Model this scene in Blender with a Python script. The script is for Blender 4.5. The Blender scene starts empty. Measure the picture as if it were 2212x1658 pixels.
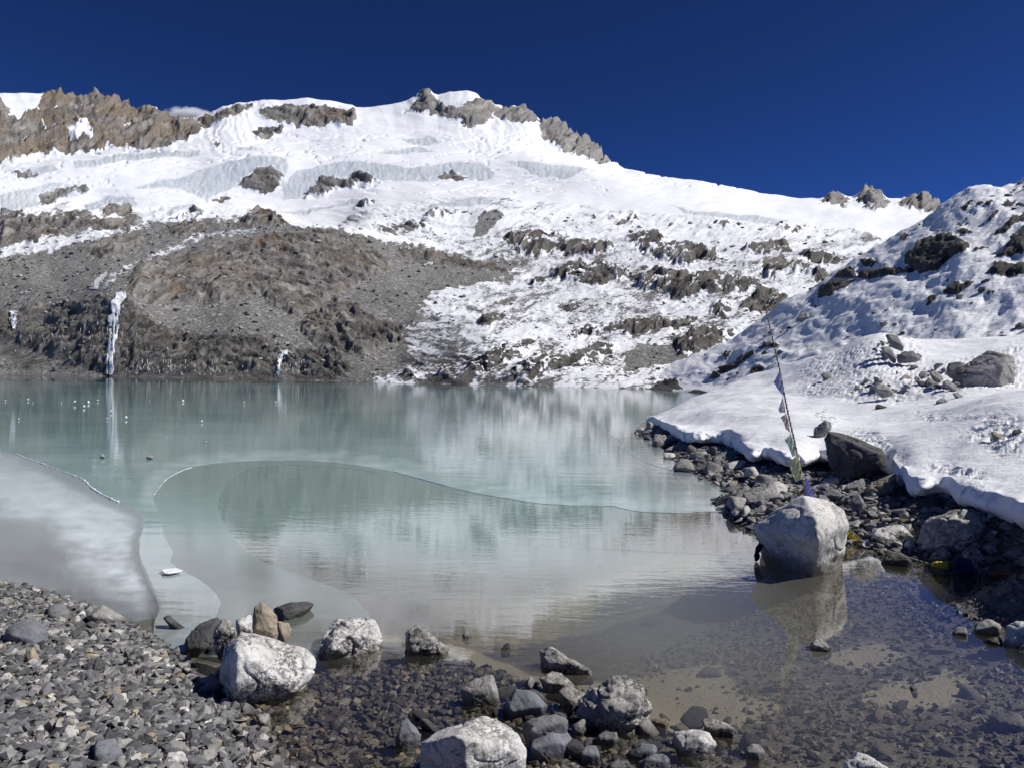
import bpy, bmesh, math, random
import numpy as np
from mathutils import Vector, Matrix
from mathutils.bvhtree import BVHTree
from mathutils.geometry import delaunay_2d_cdt

# ---------------------------------------------------------------- camera, sky, sun, exposure
scene = bpy.context.scene
COL = scene.collection
FOC, CX, CY = 1665.0, 1106.0, 829.0            # focal length and centre in a 2212 x 1658 frame
CAMH = 1.6
PITCH = math.atan(15.0 / FOC)
ROLL = math.atan(0.0165)
_f0 = Vector((0, math.cos(PITCH), -math.sin(PITCH)))
_u0 = Vector((0, math.sin(PITCH), math.cos(PITCH)))
_r0 = Vector((1, 0, 0))
CR = _r0 * math.cos(ROLL) + _u0 * math.sin(ROLL)
CU = _u0 * math.cos(ROLL) - _r0 * math.sin(ROLL)
CF = _f0
cam_d = bpy.data.cameras.new("camera")
cam_d.sensor_fit = 'HORIZONTAL'
cam_d.sensor_width = 36.0
cam_d.lens = FOC / 2212.0 * 36.0
cam_d.clip_start = 0.05
cam_d.clip_end = 6000.0
cam = bpy.data.objects.new("camera", cam_d)
COL.objects.link(cam)
M3 = Matrix((CR, CU, -CF)).transposed()
cam.matrix_world = Matrix.Translation((0, 0, CAMH)) @ M3.to_4x4()
scene.camera = cam

SUN_AZ, SUN_EL = math.radians(97.0), math.radians(45.5)   # azimuth from the view direction towards the right
SUN_DIR = Vector((math.sin(SUN_AZ) * math.cos(SUN_EL), math.cos(SUN_AZ) * math.cos(SUN_EL), math.sin(SUN_EL)))
world = bpy.data.worlds.new("World")
scene.world = world
world.use_nodes = True
wn = world.node_tree
sky = wn.nodes.new('ShaderNodeTexSky')
sky.sky_type = 'NISHITA'
sky.sun_disc = False
sky.sun_elevation = SUN_EL
sky.sun_rotation = SUN_AZ
sky.altitude = 5200.0
sky.air_density = 0.5
sky.dust_density = 0.05
sky.ozone_density = 10.0
bg = wn.nodes['Background']
bg.inputs['Strength'].default_value = 0.078
deep = wn.nodes.new('ShaderNodeGamma')          # the thin-air sky of 5000 m: deeper and more saturated
deep.inputs['Gamma'].default_value = 1.4
wn.links.new(sky.outputs['Color'], deep.inputs['Color'])
wn.links.new(deep.outputs['Color'], bg.inputs['Color'])

sun_d = bpy.data.lights.new("sun", 'SUN')
sun_d.energy = 4.8
sun_d.angle = math.radians(0.53)
sun_d.color = (1.0, 0.965, 0.915)
sun = bpy.data.objects.new("sun", sun_d)
sun.rotation_euler = SUN_DIR.to_track_quat('Z', 'Y').to_euler()
sun.location = (0, 0, 60)
COL.objects.link(sun)

vs = scene.view_settings
vs.view_transform = 'Standard'
vs.look = 'None'
vs.gamma = 1.0
vs.exposure = 0.0
vs.use_curve_mapping = False
scene.render.engine = 'CYCLES'
cy = scene.cycles
cy.max_bounces = 7
cy.diffuse_bounces = 2
cy.glossy_bounces = 3
cy.transmission_bounces = 2
cy.transparent_max_bounces = 8
cy.volume_bounces = 4
cy.use_denoising = True
cy.caustics_reflective = False
cy.caustics_refractive = False

# ---------------------------------------------------------------- helpers: image point <-> place
def ray(x, y):
    """unit-horizontal direction seen at frame point (x, y)"""
    u = (x - CX) / FOC
    v = -(y - CY) / FOC
    D = CF + CR * u + CU * v
    return D / math.hypot(D.x, D.y)

def at(x, y, d):
    """point seen at (x, y) at horizontal distance d"""
    D = ray(x, y)
    return Vector((D.x * d, D.y * d, CAMH + D.z * d))

def on_level(x, y, z=0.0):
    D = ray(x, y)
    return at(x, y, (z - CAMH) / D.z)

def project(P):
    """numpy: world points (...,3) -> frame x, y"""
    Q = P - np.array([0, 0, CAMH])
    r = Q @ np.array(CR); u = Q @ np.array(CU); f = Q @ np.array(CF)
    f = np.maximum(f, 1e-3)
    return CX + FOC * r / f, CY - FOC * u / f

def crop(x0, y0, s=2.212):
    """reads points written in an enlarged crop of the 2560-wide photograph"""
    k = 2212.0 / 2560.0
    def g(*pts):
        return [((x0 + a / s) * k, (y0 + b / s) * k) for a, b in pts]
    return g
K1, K2, K3 = crop(0, 200), crop(800, 200), crop(1560, 400)
K4, K5, K6 = crop(0, 900), crop(800, 900), crop(1560, 900)
K7, K8 = crop(0, 1400), crop(900, 1500)
KB = crop(1800, 1000, 2.909)       # close crop of the flag boulder
KF = crop(1800, 700, 2.7633)       # pole
KG = crop(2000, 780, 3.95)         # snow bank
KL = crop(0, 650, 2.765)           # ice fall
KW = crop(1500, 1400, 2.0868)      # right shallows

# ---------------------------------------------------------------- helpers: noise
_rs = np.random.RandomState(11)
_P = _rs.permutation(256)
_P = np.concatenate([_P, _P, _P])
_ANG = np.arange(256) * (2 * np.pi / 256.0)
_GX, _GY = np.cos(_ANG), np.sin(_ANG)

def n2(x, y, s=0):
    xi = np.floor(x).astype(np.int64); yi = np.floor(y).astype(np.int64)
    xf = x - xi; yf = y - yi
    u = xf * xf * xf * (xf * (xf * 6 - 15) + 10)
    v = yf * yf * yf * (yf * (yf * 6 - 15) + 10)
    X0 = (xi + s * 37) & 255; X1 = (X0 + 1) & 255
    Y0 = (yi + s * 101) & 255; Y1 = (Y0 + 1) & 255
    def g(a, b, dx, dy):
        h = _P[_P[a] + b]
        return _GX[h] * dx + _GY[h] * dy
    a = g(X0, Y0, xf, yf); b = g(X1, Y0, xf - 1, yf)
    c = g(X0, Y1, xf, yf - 1); d = g(X1, Y1, xf - 1, yf - 1)
    return 1.5 * (a + u * (b - a) + v * ((c + u * (d - c)) - (a + u * (b - a))))

def fbm(x, y, o=4, s=0, gain=0.5, lac=2.07):
    r = 0.0; amp = 1.0; t = 0.0
    for k in range(o):
        r = r + amp * n2(x, y, s + k * 3)
        t += amp; amp *= gain
        x = x * lac + 3.7; y = y * lac - 1.9
    return r / t

def ridged(x, y, o=4, s=0, gain=0.5, lac=2.1):
    r = 0.0; amp = 1.0; t = 0.0
    for k in range(o):
        n = 1.0 - np.abs(n2(x, y, s + k * 5))
        r = r + amp * n * n
        t += amp; amp *= gain
        x = x * lac + 1.3; y = y * lac + 7.1
    return r / t

_G3 = _rs.normal(size=(256, 3)); _G3 /= np.linalg.norm(_G3, axis=1)[:, None]
def n3(p, s=0):
    pi = np.floor(p).astype(np.int64); pf = p - pi
    w = pf * pf * pf * (pf * (pf * 6 - 15) + 10)
    out = 0.0
    for dx in (0, 1):
        for dy in (0, 1):
            for dz in (0, 1):
                h = _P[_P[_P[(pi[:, 0] + dx + s * 17) & 255] + ((pi[:, 1] + dy) & 255)] + ((pi[:, 2] + dz + s * 7) & 255)]
                g = _G3[h & 255]
                dot = g[:, 0] * (pf[:, 0] - dx) + g[:, 1] * (pf[:, 1] - dy) + g[:, 2] * (pf[:, 2] - dz)
                wx = w[:, 0] if dx else 1 - w[:, 0]
                wy = w[:, 1] if dy else 1 - w[:, 1]
                wz = w[:, 2] if dz else 1 - w[:, 2]
                out = out + dot * wx * wy * wz
    return out * 1.5

def fbm3(p, o=4, s=0, gain=0.5):
    r = 0.0; amp = 1.0; t = 0.0
    for k in range(o):
        r = r + amp * n3(p, s + k); t += amp; amp *= gain
        p = p * 2.07 + 3.1
    return r / t

def sstep(a, b, x):
    t = np.clip((x - a) / (b - a), 0, 1)
    return t * t * (3 - 2 * t)

def sdf(poly, x, y, far=60.0):
    """signed distance to a polygon, positive inside; -far well outside"""
    P = np.array(poly, float)
    out = np.full(x.shape, -far)
    sel = (x > P[:, 0].min() - far) & (x < P[:, 0].max() + far) & (y > P[:, 1].min() - far) & (y < P[:, 1].max() + far)
    px, py = x[sel], y[sel]
    if px.size == 0:
        return out
    dmin = np.full(px.shape, 1e18); inside = np.zeros(px.shape, bool)
    for i in range(len(P)):
        ax, ay = P[i]; bx, by = P[(i + 1) % len(P)]
        ex, ey = bx - ax, by - ay
        l2 = ex * ex + ey * ey + 1e-9
        t = np.clip(((px - ax) * ex + (py - ay) * ey) / l2, 0, 1)
        dx = px - ax - t * ex; dy = py - ay - t * ey
        dmin = np.minimum(dmin, dx * dx + dy * dy)
        if ay != by:
            c = ((ay > py) != (by > py)) & (px < (bx - ax) * (py - ay) / (by - ay) + ax)
            inside ^= c
    d = np.sqrt(dmin)
    out[sel] = np.where(inside, d, -np.minimum(d, far))
    return out

# ---------------------------------------------------------------- helpers: meshes and objects
def mesh_np(name, V, F, smooth=True):
    V = np.asarray(V, dtype=np.float32).reshape(-1, 3); F = np.asarray(F, dtype=np.int32)
    n, k = F.shape
    me = bpy.data.meshes.new(name)
    me.vertices.add(len(V)); me.vertices.foreach_set('co', V.ravel())
    me.loops.add(n * k); me.loops.foreach_set('vertex_index', F.ravel())
    me.polygons.add(n); me.polygons.foreach_set('loop_start', np.arange(0, n * k, k, dtype=np.int32))
    me.polygons.foreach_set('use_smooth', np.full(n, smooth))
    me.update(calc_edges=True)
    return me

def grid_faces(nr, nc):
    i = np.arange(nr * nc).reshape(nr, nc)
    return np.stack([i[:-1, :-1], i[:-1, 1:], i[1:, 1:], i[1:, :-1]], -1).reshape(-1, 4)

def attr_col(me, name, A):
    a = me.attributes.new(name, 'FLOAT_COLOR', 'POINT')
    a.data.foreach_set('color', np.asarray(A, np.float32).ravel())

def attr_f(me, name, A):
    a = me.attributes.new(name, 'FLOAT', 'POINT')
    a.data.foreach_set('value', np.asarray(A, np.float32).ravel())

def link(name, data, mat=None, parent=None, loc=(0, 0, 0), label=None, cat=None, group=None, kind=None):
    o = bpy.data.objects.new(name, data)
    COL.objects.link(o)
    o.location = loc
    if parent is not None:
        o.parent = parent
    if mat is not None and data is not None and len(data.materials) == 0:
        data.materials.append(mat)
    if label: o['label'] = label
    if cat: o['category'] = cat
    if group: o['group'] = group
    if kind: o['kind'] = kind
    return o

def used_only(V, F):
    """drop the vertices no face uses"""
    u = np.unique(F)
    m = np.full(len(V), -1, np.int64); m[u] = np.arange(len(u))
    return u, m[F]

# ---------------------------------------------------------------- helpers: materials
class G:
    def __init__(self, name):
        self.m = bpy.data.materials.new(name); self.m.use_nodes = True
        self.t = self.m.node_tree; self.t.nodes.clear()
        self.out = self.t.nodes.new('ShaderNodeOutputMaterial')
    def n(self, ty, **kw):
        nd = self.t.nodes.new(ty)
        for k, v in kw.items():
            setattr(nd, k, v)
        return nd
    def put(self, sock, v):
        if v is None: return
        if isinstance(v, bpy.types.NodeSocket):
            self.t.links.new(v, sock)
        elif isinstance(v, (tuple, list)) and len(v) == 3 and sock.type == 'RGBA':
            sock.default_value = (*v, 1)
        else:
            sock.default_value = v
    def math(self, op, a, b=None, c=None, clamp=False):
        nd = self.n('ShaderNodeMath', operation=op); nd.use_clamp = clamp
        self.put(nd.inputs[0], a); self.put(nd.inputs[1], b); self.put(nd.inputs[2], c)
        return nd.outputs[0]
    def vmath(self, op, a, b=None):
        nd = self.n('ShaderNodeVectorMath', operation=op)
        self.put(nd.inputs[0], a); self.put(nd.inputs[1], b)
        return nd.outputs[0]
    def mix(self, f, a, b, blend='MIX'):
        nd = self.n('ShaderNodeMix', data_type='RGBA', blend_type=blend)
        nd.clamp_factor = True
        self.put(nd.inputs[0], f); self.put(nd.inputs[6], a); self.put(nd.inputs[7], b)
        return nd.outputs[2]
    def mixf(self, f, a, b):
        nd = self.n('ShaderNodeMix', data_type='FLOAT')
        self.put(nd.inputs[0], f); self.put(nd.inputs[2], a); self.put(nd.inputs[3], b)
        return nd.outputs[0]
    def sm(self, lo, hi, x):
        nd = self.n('ShaderNodeMapRange', interpolation_type='SMOOTHSTEP')
        self.put(nd.inputs[0], x); self.put(nd.inputs[1], lo); self.put(nd.inputs[2], hi)
        return nd.outputs[0]
    def noise(self, vec, scale, detail=4, rough=0.55, dist=0.0):
        nd = self.n('ShaderNodeTexNoise')
        self.put(nd.inputs['Vector'], vec); nd.inputs['Scale'].default_value = scale
        nd.inputs['Detail'].default_value = detail; nd.inputs['Roughness'].default_value = rough
        nd.inputs['Distortion'].default_value = dist
        return nd.outputs['Fac']
    def voro(self, vec, scale, feature='F1', out='Distance', rnd=1.0):
        nd = self.n('ShaderNodeTexVoronoi', feature=feature)
        self.put(nd.inputs['Vector'], vec); nd.inputs['Scale'].default_value = scale
        nd.inputs['Randomness'].default_value = rnd
        return nd.outputs[out]
    def pos(self):
        return self.n('ShaderNodeNewGeometry').outputs['Position']
    def obj(self):
        return self.n('ShaderNodeTexCoord').outputs['Object']
    def scale(self, v, s):
        nd = self.n('ShaderNodeMapping'); self.put(nd.inputs['Vector'], v); nd.inputs['Scale'].default_value = s
        return nd.outputs[0]
    def sep(self, v):
        nd = self.n('ShaderNodeSeparateXYZ'); self.put(nd.inputs[0], v); return nd.outputs
    def sepc(self, v):
        nd = self.n('ShaderNodeSeparateColor'); self.put(nd.inputs[0], v); return nd.outputs
    def attr(self, name):
        nd = self.n('ShaderNodeAttribute', attribute_name=name); return nd
    def ramp(self, f, stops, interp='LINEAR'):
        nd = self.n('ShaderNodeValToRGB'); self.put(nd.inputs[0], f)
        cr = nd.color_ramp; cr.interpolation = interp
        while len(cr.elements) < len(stops): cr.elements.new(0.5)
        for e, (p, c) in zip(cr.elements, stops):
            e.position = p; e.color = (*c, 1) if len(c) == 3 else c
        return nd.outputs[0]
    def bump(self, h, strength=1.0, dist=0.1, normal=None):
        nd = self.n('ShaderNodeBump'); nd.inputs['Strength'].default_value = strength
        self.put(nd.inputs['Distance'], dist); self.put(nd.inputs['Height'], h); self.put(nd.inputs['Normal'], normal)
        return nd.outputs[0]
    def principled(self, col, rough=0.8, normal=None, spec=0.3):
        nd = self.n('ShaderNodeBsdfPrincipled')
        self.put(nd.inputs['Base Color'], col); self.put(nd.inputs['Roughness'], rough)
        self.put(nd.inputs['Normal'], normal); self.put(nd.inputs['Specular IOR Level'], spec)
        return nd.outputs[0]
    def done(self, shader):
        self.t.links.new(shader, self.out.inputs['Surface']); return self.m
# ---------------------------------------------------------------- materials
def mat_mountain():
    g = G('mountain_rock_and_snow')
    p = g.pos()
    a = g.sepc(g.attr('cover').outputs['Color']); snow, ice, scree = a[0], a[1], a[2]
    b = g.sepc(g.attr('look').outputs['Color']); tint, pale, flute = b[0], b[1], b[2]
    # rock
    cb_ = g.n('ShaderNodeCombineXYZ'); g.put(cb_.inputs[0], g.attr('along').outputs['Fac']); g.put(cb_.inputs[1], g.attr('bed').outputs['Fac'])
    st = cb_.outputs[0]
    n_big = g.noise(p, 0.035, 4, 0.6)
    n_str = g.noise(st, 1.0, 6, 0.74, 0.5)
    n_fine = g.noise(p, 0.9, 7, 0.75)
    rock = g.ramp(n_str, [(0.30, (0.05, 0.048, 0.045)), (0.43, (0.16, 0.153, 0.142)), (0.55, (0.28, 0.268, 0.248)), (0.70, (0.48, 0.46, 0.42))])
    brown = g.ramp(n_fine, [(0.3, (0.075, 0.052, 0.036)), (0.5, (0.20, 0.150, 0.105)), (0.72, (0.38, 0.31, 0.225))])
    tf = g.math('MULTIPLY', g.sm(0.35, 0.75, g.math('ADD', tint, g.math('SUBTRACT', n_big, 0.5))), 0.75)
    rock = g.mix(tf, rock, brown)
    rock = g.mix(1.0, rock, g.ramp(n_fine, [(0.25, (0.45, 0.45, 0.46)), (0.5, (0.95, 0.95, 0.95)), (0.75, (1.35, 1.33, 1.3))]), 'MULTIPLY')
    rock = g.mix(1.0, rock, g.mix(g.attr('cover').outputs['Alpha'], (1.0, 1.0, 1.0), (0.52, 0.51, 0.50)), 'MULTIPLY')
    rock = g.mix(pale, rock, (0.36, 0.345, 0.32))
    # scree
    v1 = g.voro(p, 1.1, 'F1', 'Color'); v2 = g.voro(p, 2.6, 'F1', 'Color')
    s1 = g.sepc(v1)[0]; s2 = g.sepc(v2)[1]
    sc = g.mix(g.noise(p, 0.05, 3), (0.21, 0.206, 0.196), (0.30, 0.295, 0.28))
    sc = g.mix(1.0, sc, g.ramp(s2, [(0.0, (0.55, 0.55, 0.55)), (0.6, (1, 1, 1)), (0.93, (1.25, 1.25, 1.25)), (1.0, (2.1, 2.1, 2.1))]), 'MULTIPLY')
    sc = g.mix(g.math('MULTIPLY', g.sm(0.88, 0.93, s1), 0.75), sc, (0.50, 0.49, 0.47))
    rock = g.mix(g.sm(0.35, 0.65, g.math('ADD', scree, g.math('MULTIPLY', g.math('SUBTRACT', n_fine, 0.5), 0.6))), rock, sc)
    # snow and ice
    ns = g.noise(p, 1.0, 7, 0.80)
    sf = g.sm(0.47, 0.54, g.math('ADD', snow, g.math('MULTIPLY', g.math('SUBTRACT', ns, 0.5), 1.05)))
    snowc = g.mix(g.noise(p, 0.02, 3), (0.80, 0.82, 0.86), (0.86, 0.875, 0.895))
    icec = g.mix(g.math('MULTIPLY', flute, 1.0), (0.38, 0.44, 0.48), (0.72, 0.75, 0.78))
    icec = g.mix(g.math('MULTIPLY', g.sm(0.5, 0.75, n_big), 0.5), icec, (0.60, 0.60, 0.595))
    col = g.mix(sf, rock, snowc)
    col = g.mix(ice, col, icec)
    hb = g.math('ADD', g.math('MULTIPLY', n_str, 1.2), g.math('MULTIPLY', n_fine, 0.9))
    hb = g.math('MULTIPLY', hb, g.math('SUBTRACT', 1.0, g.math('MULTIPLY', g.math('MAXIMUM', sf, ice), 0.9)))
    hs = g.math('MULTIPLY', ns, 0.07)
    nb = g.bump(g.math('ADD', hb, hs), 1.0, 1.0)
    return g.done(g.principled(col, 0.85, nb, 0.2))

def mat_hill():
    g = G('hill_snow_and_rock')
    p = g.pos()
    a = g.sepc(g.attr('cover').outputs['Color']); snow = a[0]
    n_fine = g.noise(p, 2.2, 7, 0.75)
    n_mid = g.noise(g.scale(p, (0.5, 0.5, 1.6)), 0.9, 6, 0.7, 0.6)
    rock = g.ramp(n_mid, [(0.25, (0.030, 0.030, 0.030)), (0.5, (0.085, 0.082, 0.077)), (0.75, (0.20, 0.19, 0.172))])
    rock = g.mix(1.0, rock, g.ramp(n_fine, [(0.25, (0.5, 0.5, 0.5)), (0.5, (1, 1, 1)), (0.75, (1.4, 1.4, 1.4))]), 'MULTIPLY')
    ns = g.noise(p, 1.1, 6, 0.65)
    nw = g.noise(g.scale(p, (0.55, 1.6, 2.0)), 0.9, 5, 0.6, 0.5)
    sf = g.sm(0.47, 0.54, g.math('ADD', snow, g.math('MULTIPLY', g.math('SUBTRACT', ns, 0.5), 0.5)))
    col = g.mix(sf, rock, (0.83, 0.85, 0.88))
    h = g.math('ADD', g.math('MULTIPLY', g.math('ADD', n_mid, n_fine), g.math('SUBTRACT', 0.55, g.math('MULTIPLY', sf, 0.55))),
               g.math('MULTIPLY', g.math('ADD', nw, g.math('MULTIPLY', ns, 0.5)), g.math('MULTIPLY', sf, 0.24)))
    return g.done(g.principled(col, 0.8, g.bump(h, 1.0, 1.0), 0.25))

def mat_snow():
    g = G('fresh_snow')
    p = g.pos()
    cup = g.attr('cup').outputs['Fac']
    n1 = g.noise(p, 3.0, 5, 0.6); n2_ = g.noise(p, 40.0, 3, 0.6)
    col = g.mix(n1, (0.82, 0.84, 0.875), (0.87, 0.88, 0.90))
    h = g.math('ADD', g.math('MULTIPLY', n1, 0.05), g.math('MULTIPLY', n2_, g.math('ADD', 0.004, g.math('MULTIPLY', cup, 0.02))))
    nd = g.n('ShaderNodeBsdfPrincipled')
    g.put(nd.inputs['Base Color'], col); nd.inputs['Roughness'].default_value = 0.6
    nd.inputs['Specular IOR Level'].default_value = 0.25
    g.put(nd.inputs['Normal'], g.bump(h, 1.0, 1.0))
    return g.done(nd.outputs[0])

def rock_group(g, light, mid, dark, streak, v, wet=True, bumpd=0.02, sc=1.0):
    """weathered stone: mottled faces, dark veins, damp band at the waterline"""
    n1 = g.noise(v, 5.0 * sc, 8, 0.72, 0.4)
    n2_ = g.noise(v, 22.0 * sc, 6, 0.75)
    n3_ = g.noise(g.scale(v, (1.0, 1.0, 3.0)), 3.2 * sc, 6, 0.7, 1.5)
    c = g.ramp(n1, [(0.30, dark), (0.44, mid), (0.56, light), (0.72, tuple(min(0.8, k * 1.12) for k in light))])
    patch = g.noise(v, 2.4 * sc, 4, 0.6)
    n4 = g.noise(v, 60.0 * sc, 4, 0.8)
    lich = g.math('MULTIPLY', g.sm(0.475, 0.515, g.math('ADD', g.math('MULTIPLY', n2_, 0.45), g.math('MULTIPLY', n4, 0.55))), g.sm(0.38, 0.55, patch))
    c = g.mix(g.math('MULTIPLY', lich, streak, None, True), c, tuple(k * 0.45 for k in dark))
    c = g.mix(1.0, c, g.ramp(n4, [(0.3, (0.72, 0.72, 0.72)), (0.5, (1, 1, 1)), (0.7, (1.15, 1.15, 1.14))]), 'MULTIPLY')
    cr = g.voro(g.vmath('ADD', v, g.vmath('MULTIPLY', g.n('ShaderNodeTexNoise').outputs['Color'], (0.35, 0.35, 0.35))), 3.4 * sc, 'DISTANCE_TO_EDGE')
    vein = g.math('MULTIPLY', g.math('SUBTRACT', 1.0, g.sm(0.0, 0.018, cr)), g.sm(0.42, 0.60, n3_))
    c = g.mix(g.math('MULTIPLY', vein, 0.75), c, tuple(k * 0.35 for k in dark))
    h = g.math('ADD', g.math('MULTIPLY', n1, 1.2), g.math('ADD', g.math('MULTIPLY', n2_, 0.45), g.math('MULTIPLY', vein, -0.35)))
    return c, g.bump(h, 1.0, bumpd)

def damp(g, c, rough=0.85, hi=0.05, wet=(0.52, 0.51, 0.49)):
    z = g.sep(g.pos())[2]
    nz = g.noise(g.pos(), 9.0, 4, 0.7)
    w = g.math('SUBTRACT', 1.0, g.sm(hi * 0.3, hi, g.math('ADD', z, g.math('MULTIPLY', g.math('SUBTRACT', nz, 0.5), hi * 1.6))))
    c = g.mix(w, c, g.mix(1.0, c, wet, 'MULTIPLY'))
    return c, g.mixf(w, rough, 0.35)

def mat_rock(name, light, mid, dark, streak=0.5, bumpd=0.02, sc=1.0, hi=0.05):
    g = G(name)
    c, nb = rock_group(g, light, mid, dark, streak, g.obj(), True, bumpd, sc)
    c, r = damp(g, c, 0.85, hi)
    return g.done(g.principled(c, r, nb, 0.3))

def mat_rock_varied(name, stops, hi=0.05, bumpd=0.012, sc=2.0):
    """loose stones: each object takes its own tone"""
    g = G(name)
    rnd = g.n('ShaderNodeObjectInfo').outputs['Random']
    base = g.ramp(rnd, stops)
    n1 = g.noise(g.vmath('ADD', g.obj(), g.n('ShaderNodeObjectInfo').outputs['Location']), 7.0 * sc, 7, 0.72, 0.4)
    n2_ = g.noise(g.obj(), 30.0 * sc, 5, 0.75)
    c = g.mix(1.0, base, g.ramp(n1, [(0.28, (0.35, 0.35, 0.36)), (0.48, (0.95, 0.95, 0.95)), (0.7, (1.55, 1.52, 1.48))]), 'MULTIPLY')
    nb = g.bump(g.math('ADD', n1, g.math('MULTIPLY', n2_, 0.4)), 1.0, bumpd)
    c, r = damp(g, c, 0.85, hi)
    return g.done(g.principled(c, r, nb, 0.3))

def mat_gravel():
    g = G('gravel_stones')
    base = g.attr('tone').outputs['Color']
    n1 = g.noise(g.pos(), 45.0, 5, 0.7)
    c = g.mix(1.0, base, g.ramp(n1, [(0.25, (0.55, 0.55, 0.56)), (0.5, (1, 1, 1)), (0.75, (1.4, 1.38, 1.35))]), 'MULTIPLY')
    c, r = damp(g, c, 0.85, 0.03)
    return g.done(g.principled(c, r, g.bump(n1, 1.0, 0.006), 0.3))

def mat_ground():
    g = G('silt_and_grit')
    p = g.pos()
    n1 = g.noise(p, 1.2, 6, 0.65); n2_ = g.noise(p, 14.0, 6, 0.75); n3_ = g.noise(p, 70.0, 3, 0.7)
    silt = g.mix(n1, (0.40, 0.37, 0.285), (0.50, 0.47, 0.375))
    grit = g.ramp(n2_, [(0.3, (0.085, 0.08, 0.07)), (0.5, (0.19, 0.18, 0.158)), (0.7, (0.31, 0.297, 0.265))])
    f = g.attr('grit').outputs['Fac']
    c = g.mix(g.sm(0.35, 0.65, g.math('ADD', f, g.math('MULTIPLY', g.math('SUBTRACT', n2_, 0.5), 0.8))), silt, grit)
    h = g.math('ADD', g.math('MULTIPLY', n2_, 0.02), g.math('MULTIPLY', n3_, 0.006))
    c, r = damp(g, c, 0.9, 0.035, (0.88, 0.875, 0.86))
    return g.done(g.principled(c, r, g.bump(h, 1.0, 1.0), 0.25))

def schlick(g, nb, f0, e):
    """share of light a wet surface mirrors, the same from above and from below"""
    nd = g.n('ShaderNodeVectorMath', operation='DOT_PRODUCT')
    g.put(nd.inputs[0], g.n('ShaderNodeNewGeometry').outputs['Incoming']); g.put(nd.inputs[1], nb)
    c = g.math('SUBTRACT', 1.0, g.math('ABSOLUTE', nd.outputs['Value']), None, True)
    return g.math('ADD', f0, g.math('MULTIPLY', g.math('POWER', c, e), 1.0 - f0), None, True)

def mat_water():
    """clear shallows turning milky with depth, mirror-like at a low angle"""
    g = G('glacial_water')
    p = g.pos()
    dep = g.attr('depth').outputs['Fac']
    op = g.math('SUBTRACT', 1.0, g.math('POWER', 2.718, g.math('MULTIPLY', g.math('POWER', dep, 1.5), -2.4)))
    milk = g.mix(g.sm(0.15, 0.9, dep), (0.40, 0.385, 0.30), (0.25, 0.40, 0.375))
    dif = g.n('ShaderNodeBsdfDiffuse'); g.put(dif.inputs['Color'], milk)
    tr = g.n('ShaderNodeBsdfTransparent'); g.put(tr.inputs['Color'], (0.97, 0.955, 0.90))
    body = g.n('ShaderNodeMixShader'); g.put(body.inputs[0], op)
    g.t.links.new(tr.outputs[0], body.inputs[1]); g.t.links.new(dif.outputs[0], body.inputs[2])
    rip = g.noise(g.scale(p, (2.2, 7.0, 1.0)), 1.6, 4, 0.6, 0.4)
    rip2 = g.noise(g.scale(p, (1.0, 2.5, 1.0)), 1.1, 3, 0.5)
    calm = g.attr('ripple').outputs['Fac']
    h = g.math('MULTIPLY', g.math('ADD', g.math('MULTIPLY', rip, 0.0008), g.math('MULTIPLY', rip2, 0.0010)), calm)
    nb = g.bump(h, 1.0, 1.0)
    gl = g.n('ShaderNodeBsdfGlossy'); gl.inputs['Roughness'].default_value = 0.005; g.put(gl.inputs['Normal'], nb)
    mx = g.n('ShaderNodeMixShader'); g.put(mx.inputs[0], schlick(g, nb, 0.045, 3.4))
    g.t.links.new(body.outputs[0], mx.inputs[1]); g.t.links.new(gl.outputs[0], mx.inputs[2])
    return g.done(mx.outputs[0])

def mat_ice(name, deep, shallow, white, rough, ior, ripple, opmin=0.55, depk=1.2):
    """lake ice: 'depth' tints it, 'frost' whitens it"""
    g = G(name)
    p = g.pos()
    dep = g.attr('depth').outputs['Fac']; fro = g.attr('frost').outputs['Fac']
    ns = g.noise(g.scale(p, (0.25, 1.0, 1.0)), 0.7, 6, 0.65, 0.6)
    nf = g.noise(g.scale(p, (1.0, 3.0, 1.0)), 1.5, 5, 0.6)
    c = g.mix(g.sm(0.1, 0.9, dep), shallow, deep)
    c = g.mix(g.math('MULTIPLY', g.math('SUBTRACT', ns, 0.3), 0.35, None, True), c, tuple(min(1, k * 1.5) for k in deep))
    f = g.math('ADD', fro, g.math('MULTIPLY', g.math('SUBTRACT', ns, 0.5), g.math('MULTIPLY', fro, 1.0)), None, True)
    c = g.mix(f, c, white)
    dif = g.n('ShaderNodeBsdfDiffuse'); g.put(dif.inputs['Color'], c)
    tr = g.n('ShaderNodeBsdfTransparent'); g.put(tr.inputs['Color'], (0.9, 0.95, 0.94))
    op = g.math('ADD', opmin, g.math('ADD', f, g.math('MULTIPLY', dep, depk)), None, True)
    body = g.n('ShaderNodeMixShader'); g.put(body.inputs[0], op)
    g.t.links.new(tr.outputs[0], body.inputs[1]); g.t.links.new(dif.outputs[0], body.inputs[2])
    rip = g.noise(g.scale(p, (0.5, 3.0, 1.0)), 0.9, 4, 0.6, 0.3)
    h = g.math('ADD', g.math('MULTIPLY', rip, 0.0030 * ripple), g.math('MULTIPLY', nf, 0.0006 * ripple))
    nb = g.bump(h, 1.0, 1.0)
    gl = g.n('ShaderNodeBsdfGlossy'); g.put(gl.inputs['Roughness'], rough); g.put(gl.inputs['Normal'], nb)
    ff = g.math('MULTIPLY', schlick(g, nb, ((ior - 1) / (ior + 1)) ** 2, 3.9), g.math('SUBTRACT', 1.0, g.math('MULTIPLY', f, 0.45)))
    mx = g.n('ShaderNodeMixShader'); g.put(mx.inputs[0], ff)
    g.t.links.new(body.outputs[0], mx.inputs[1]); g.t.links.new(gl.outputs[0], mx.inputs[2])
    return g.done(mx.outputs[0])

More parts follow.
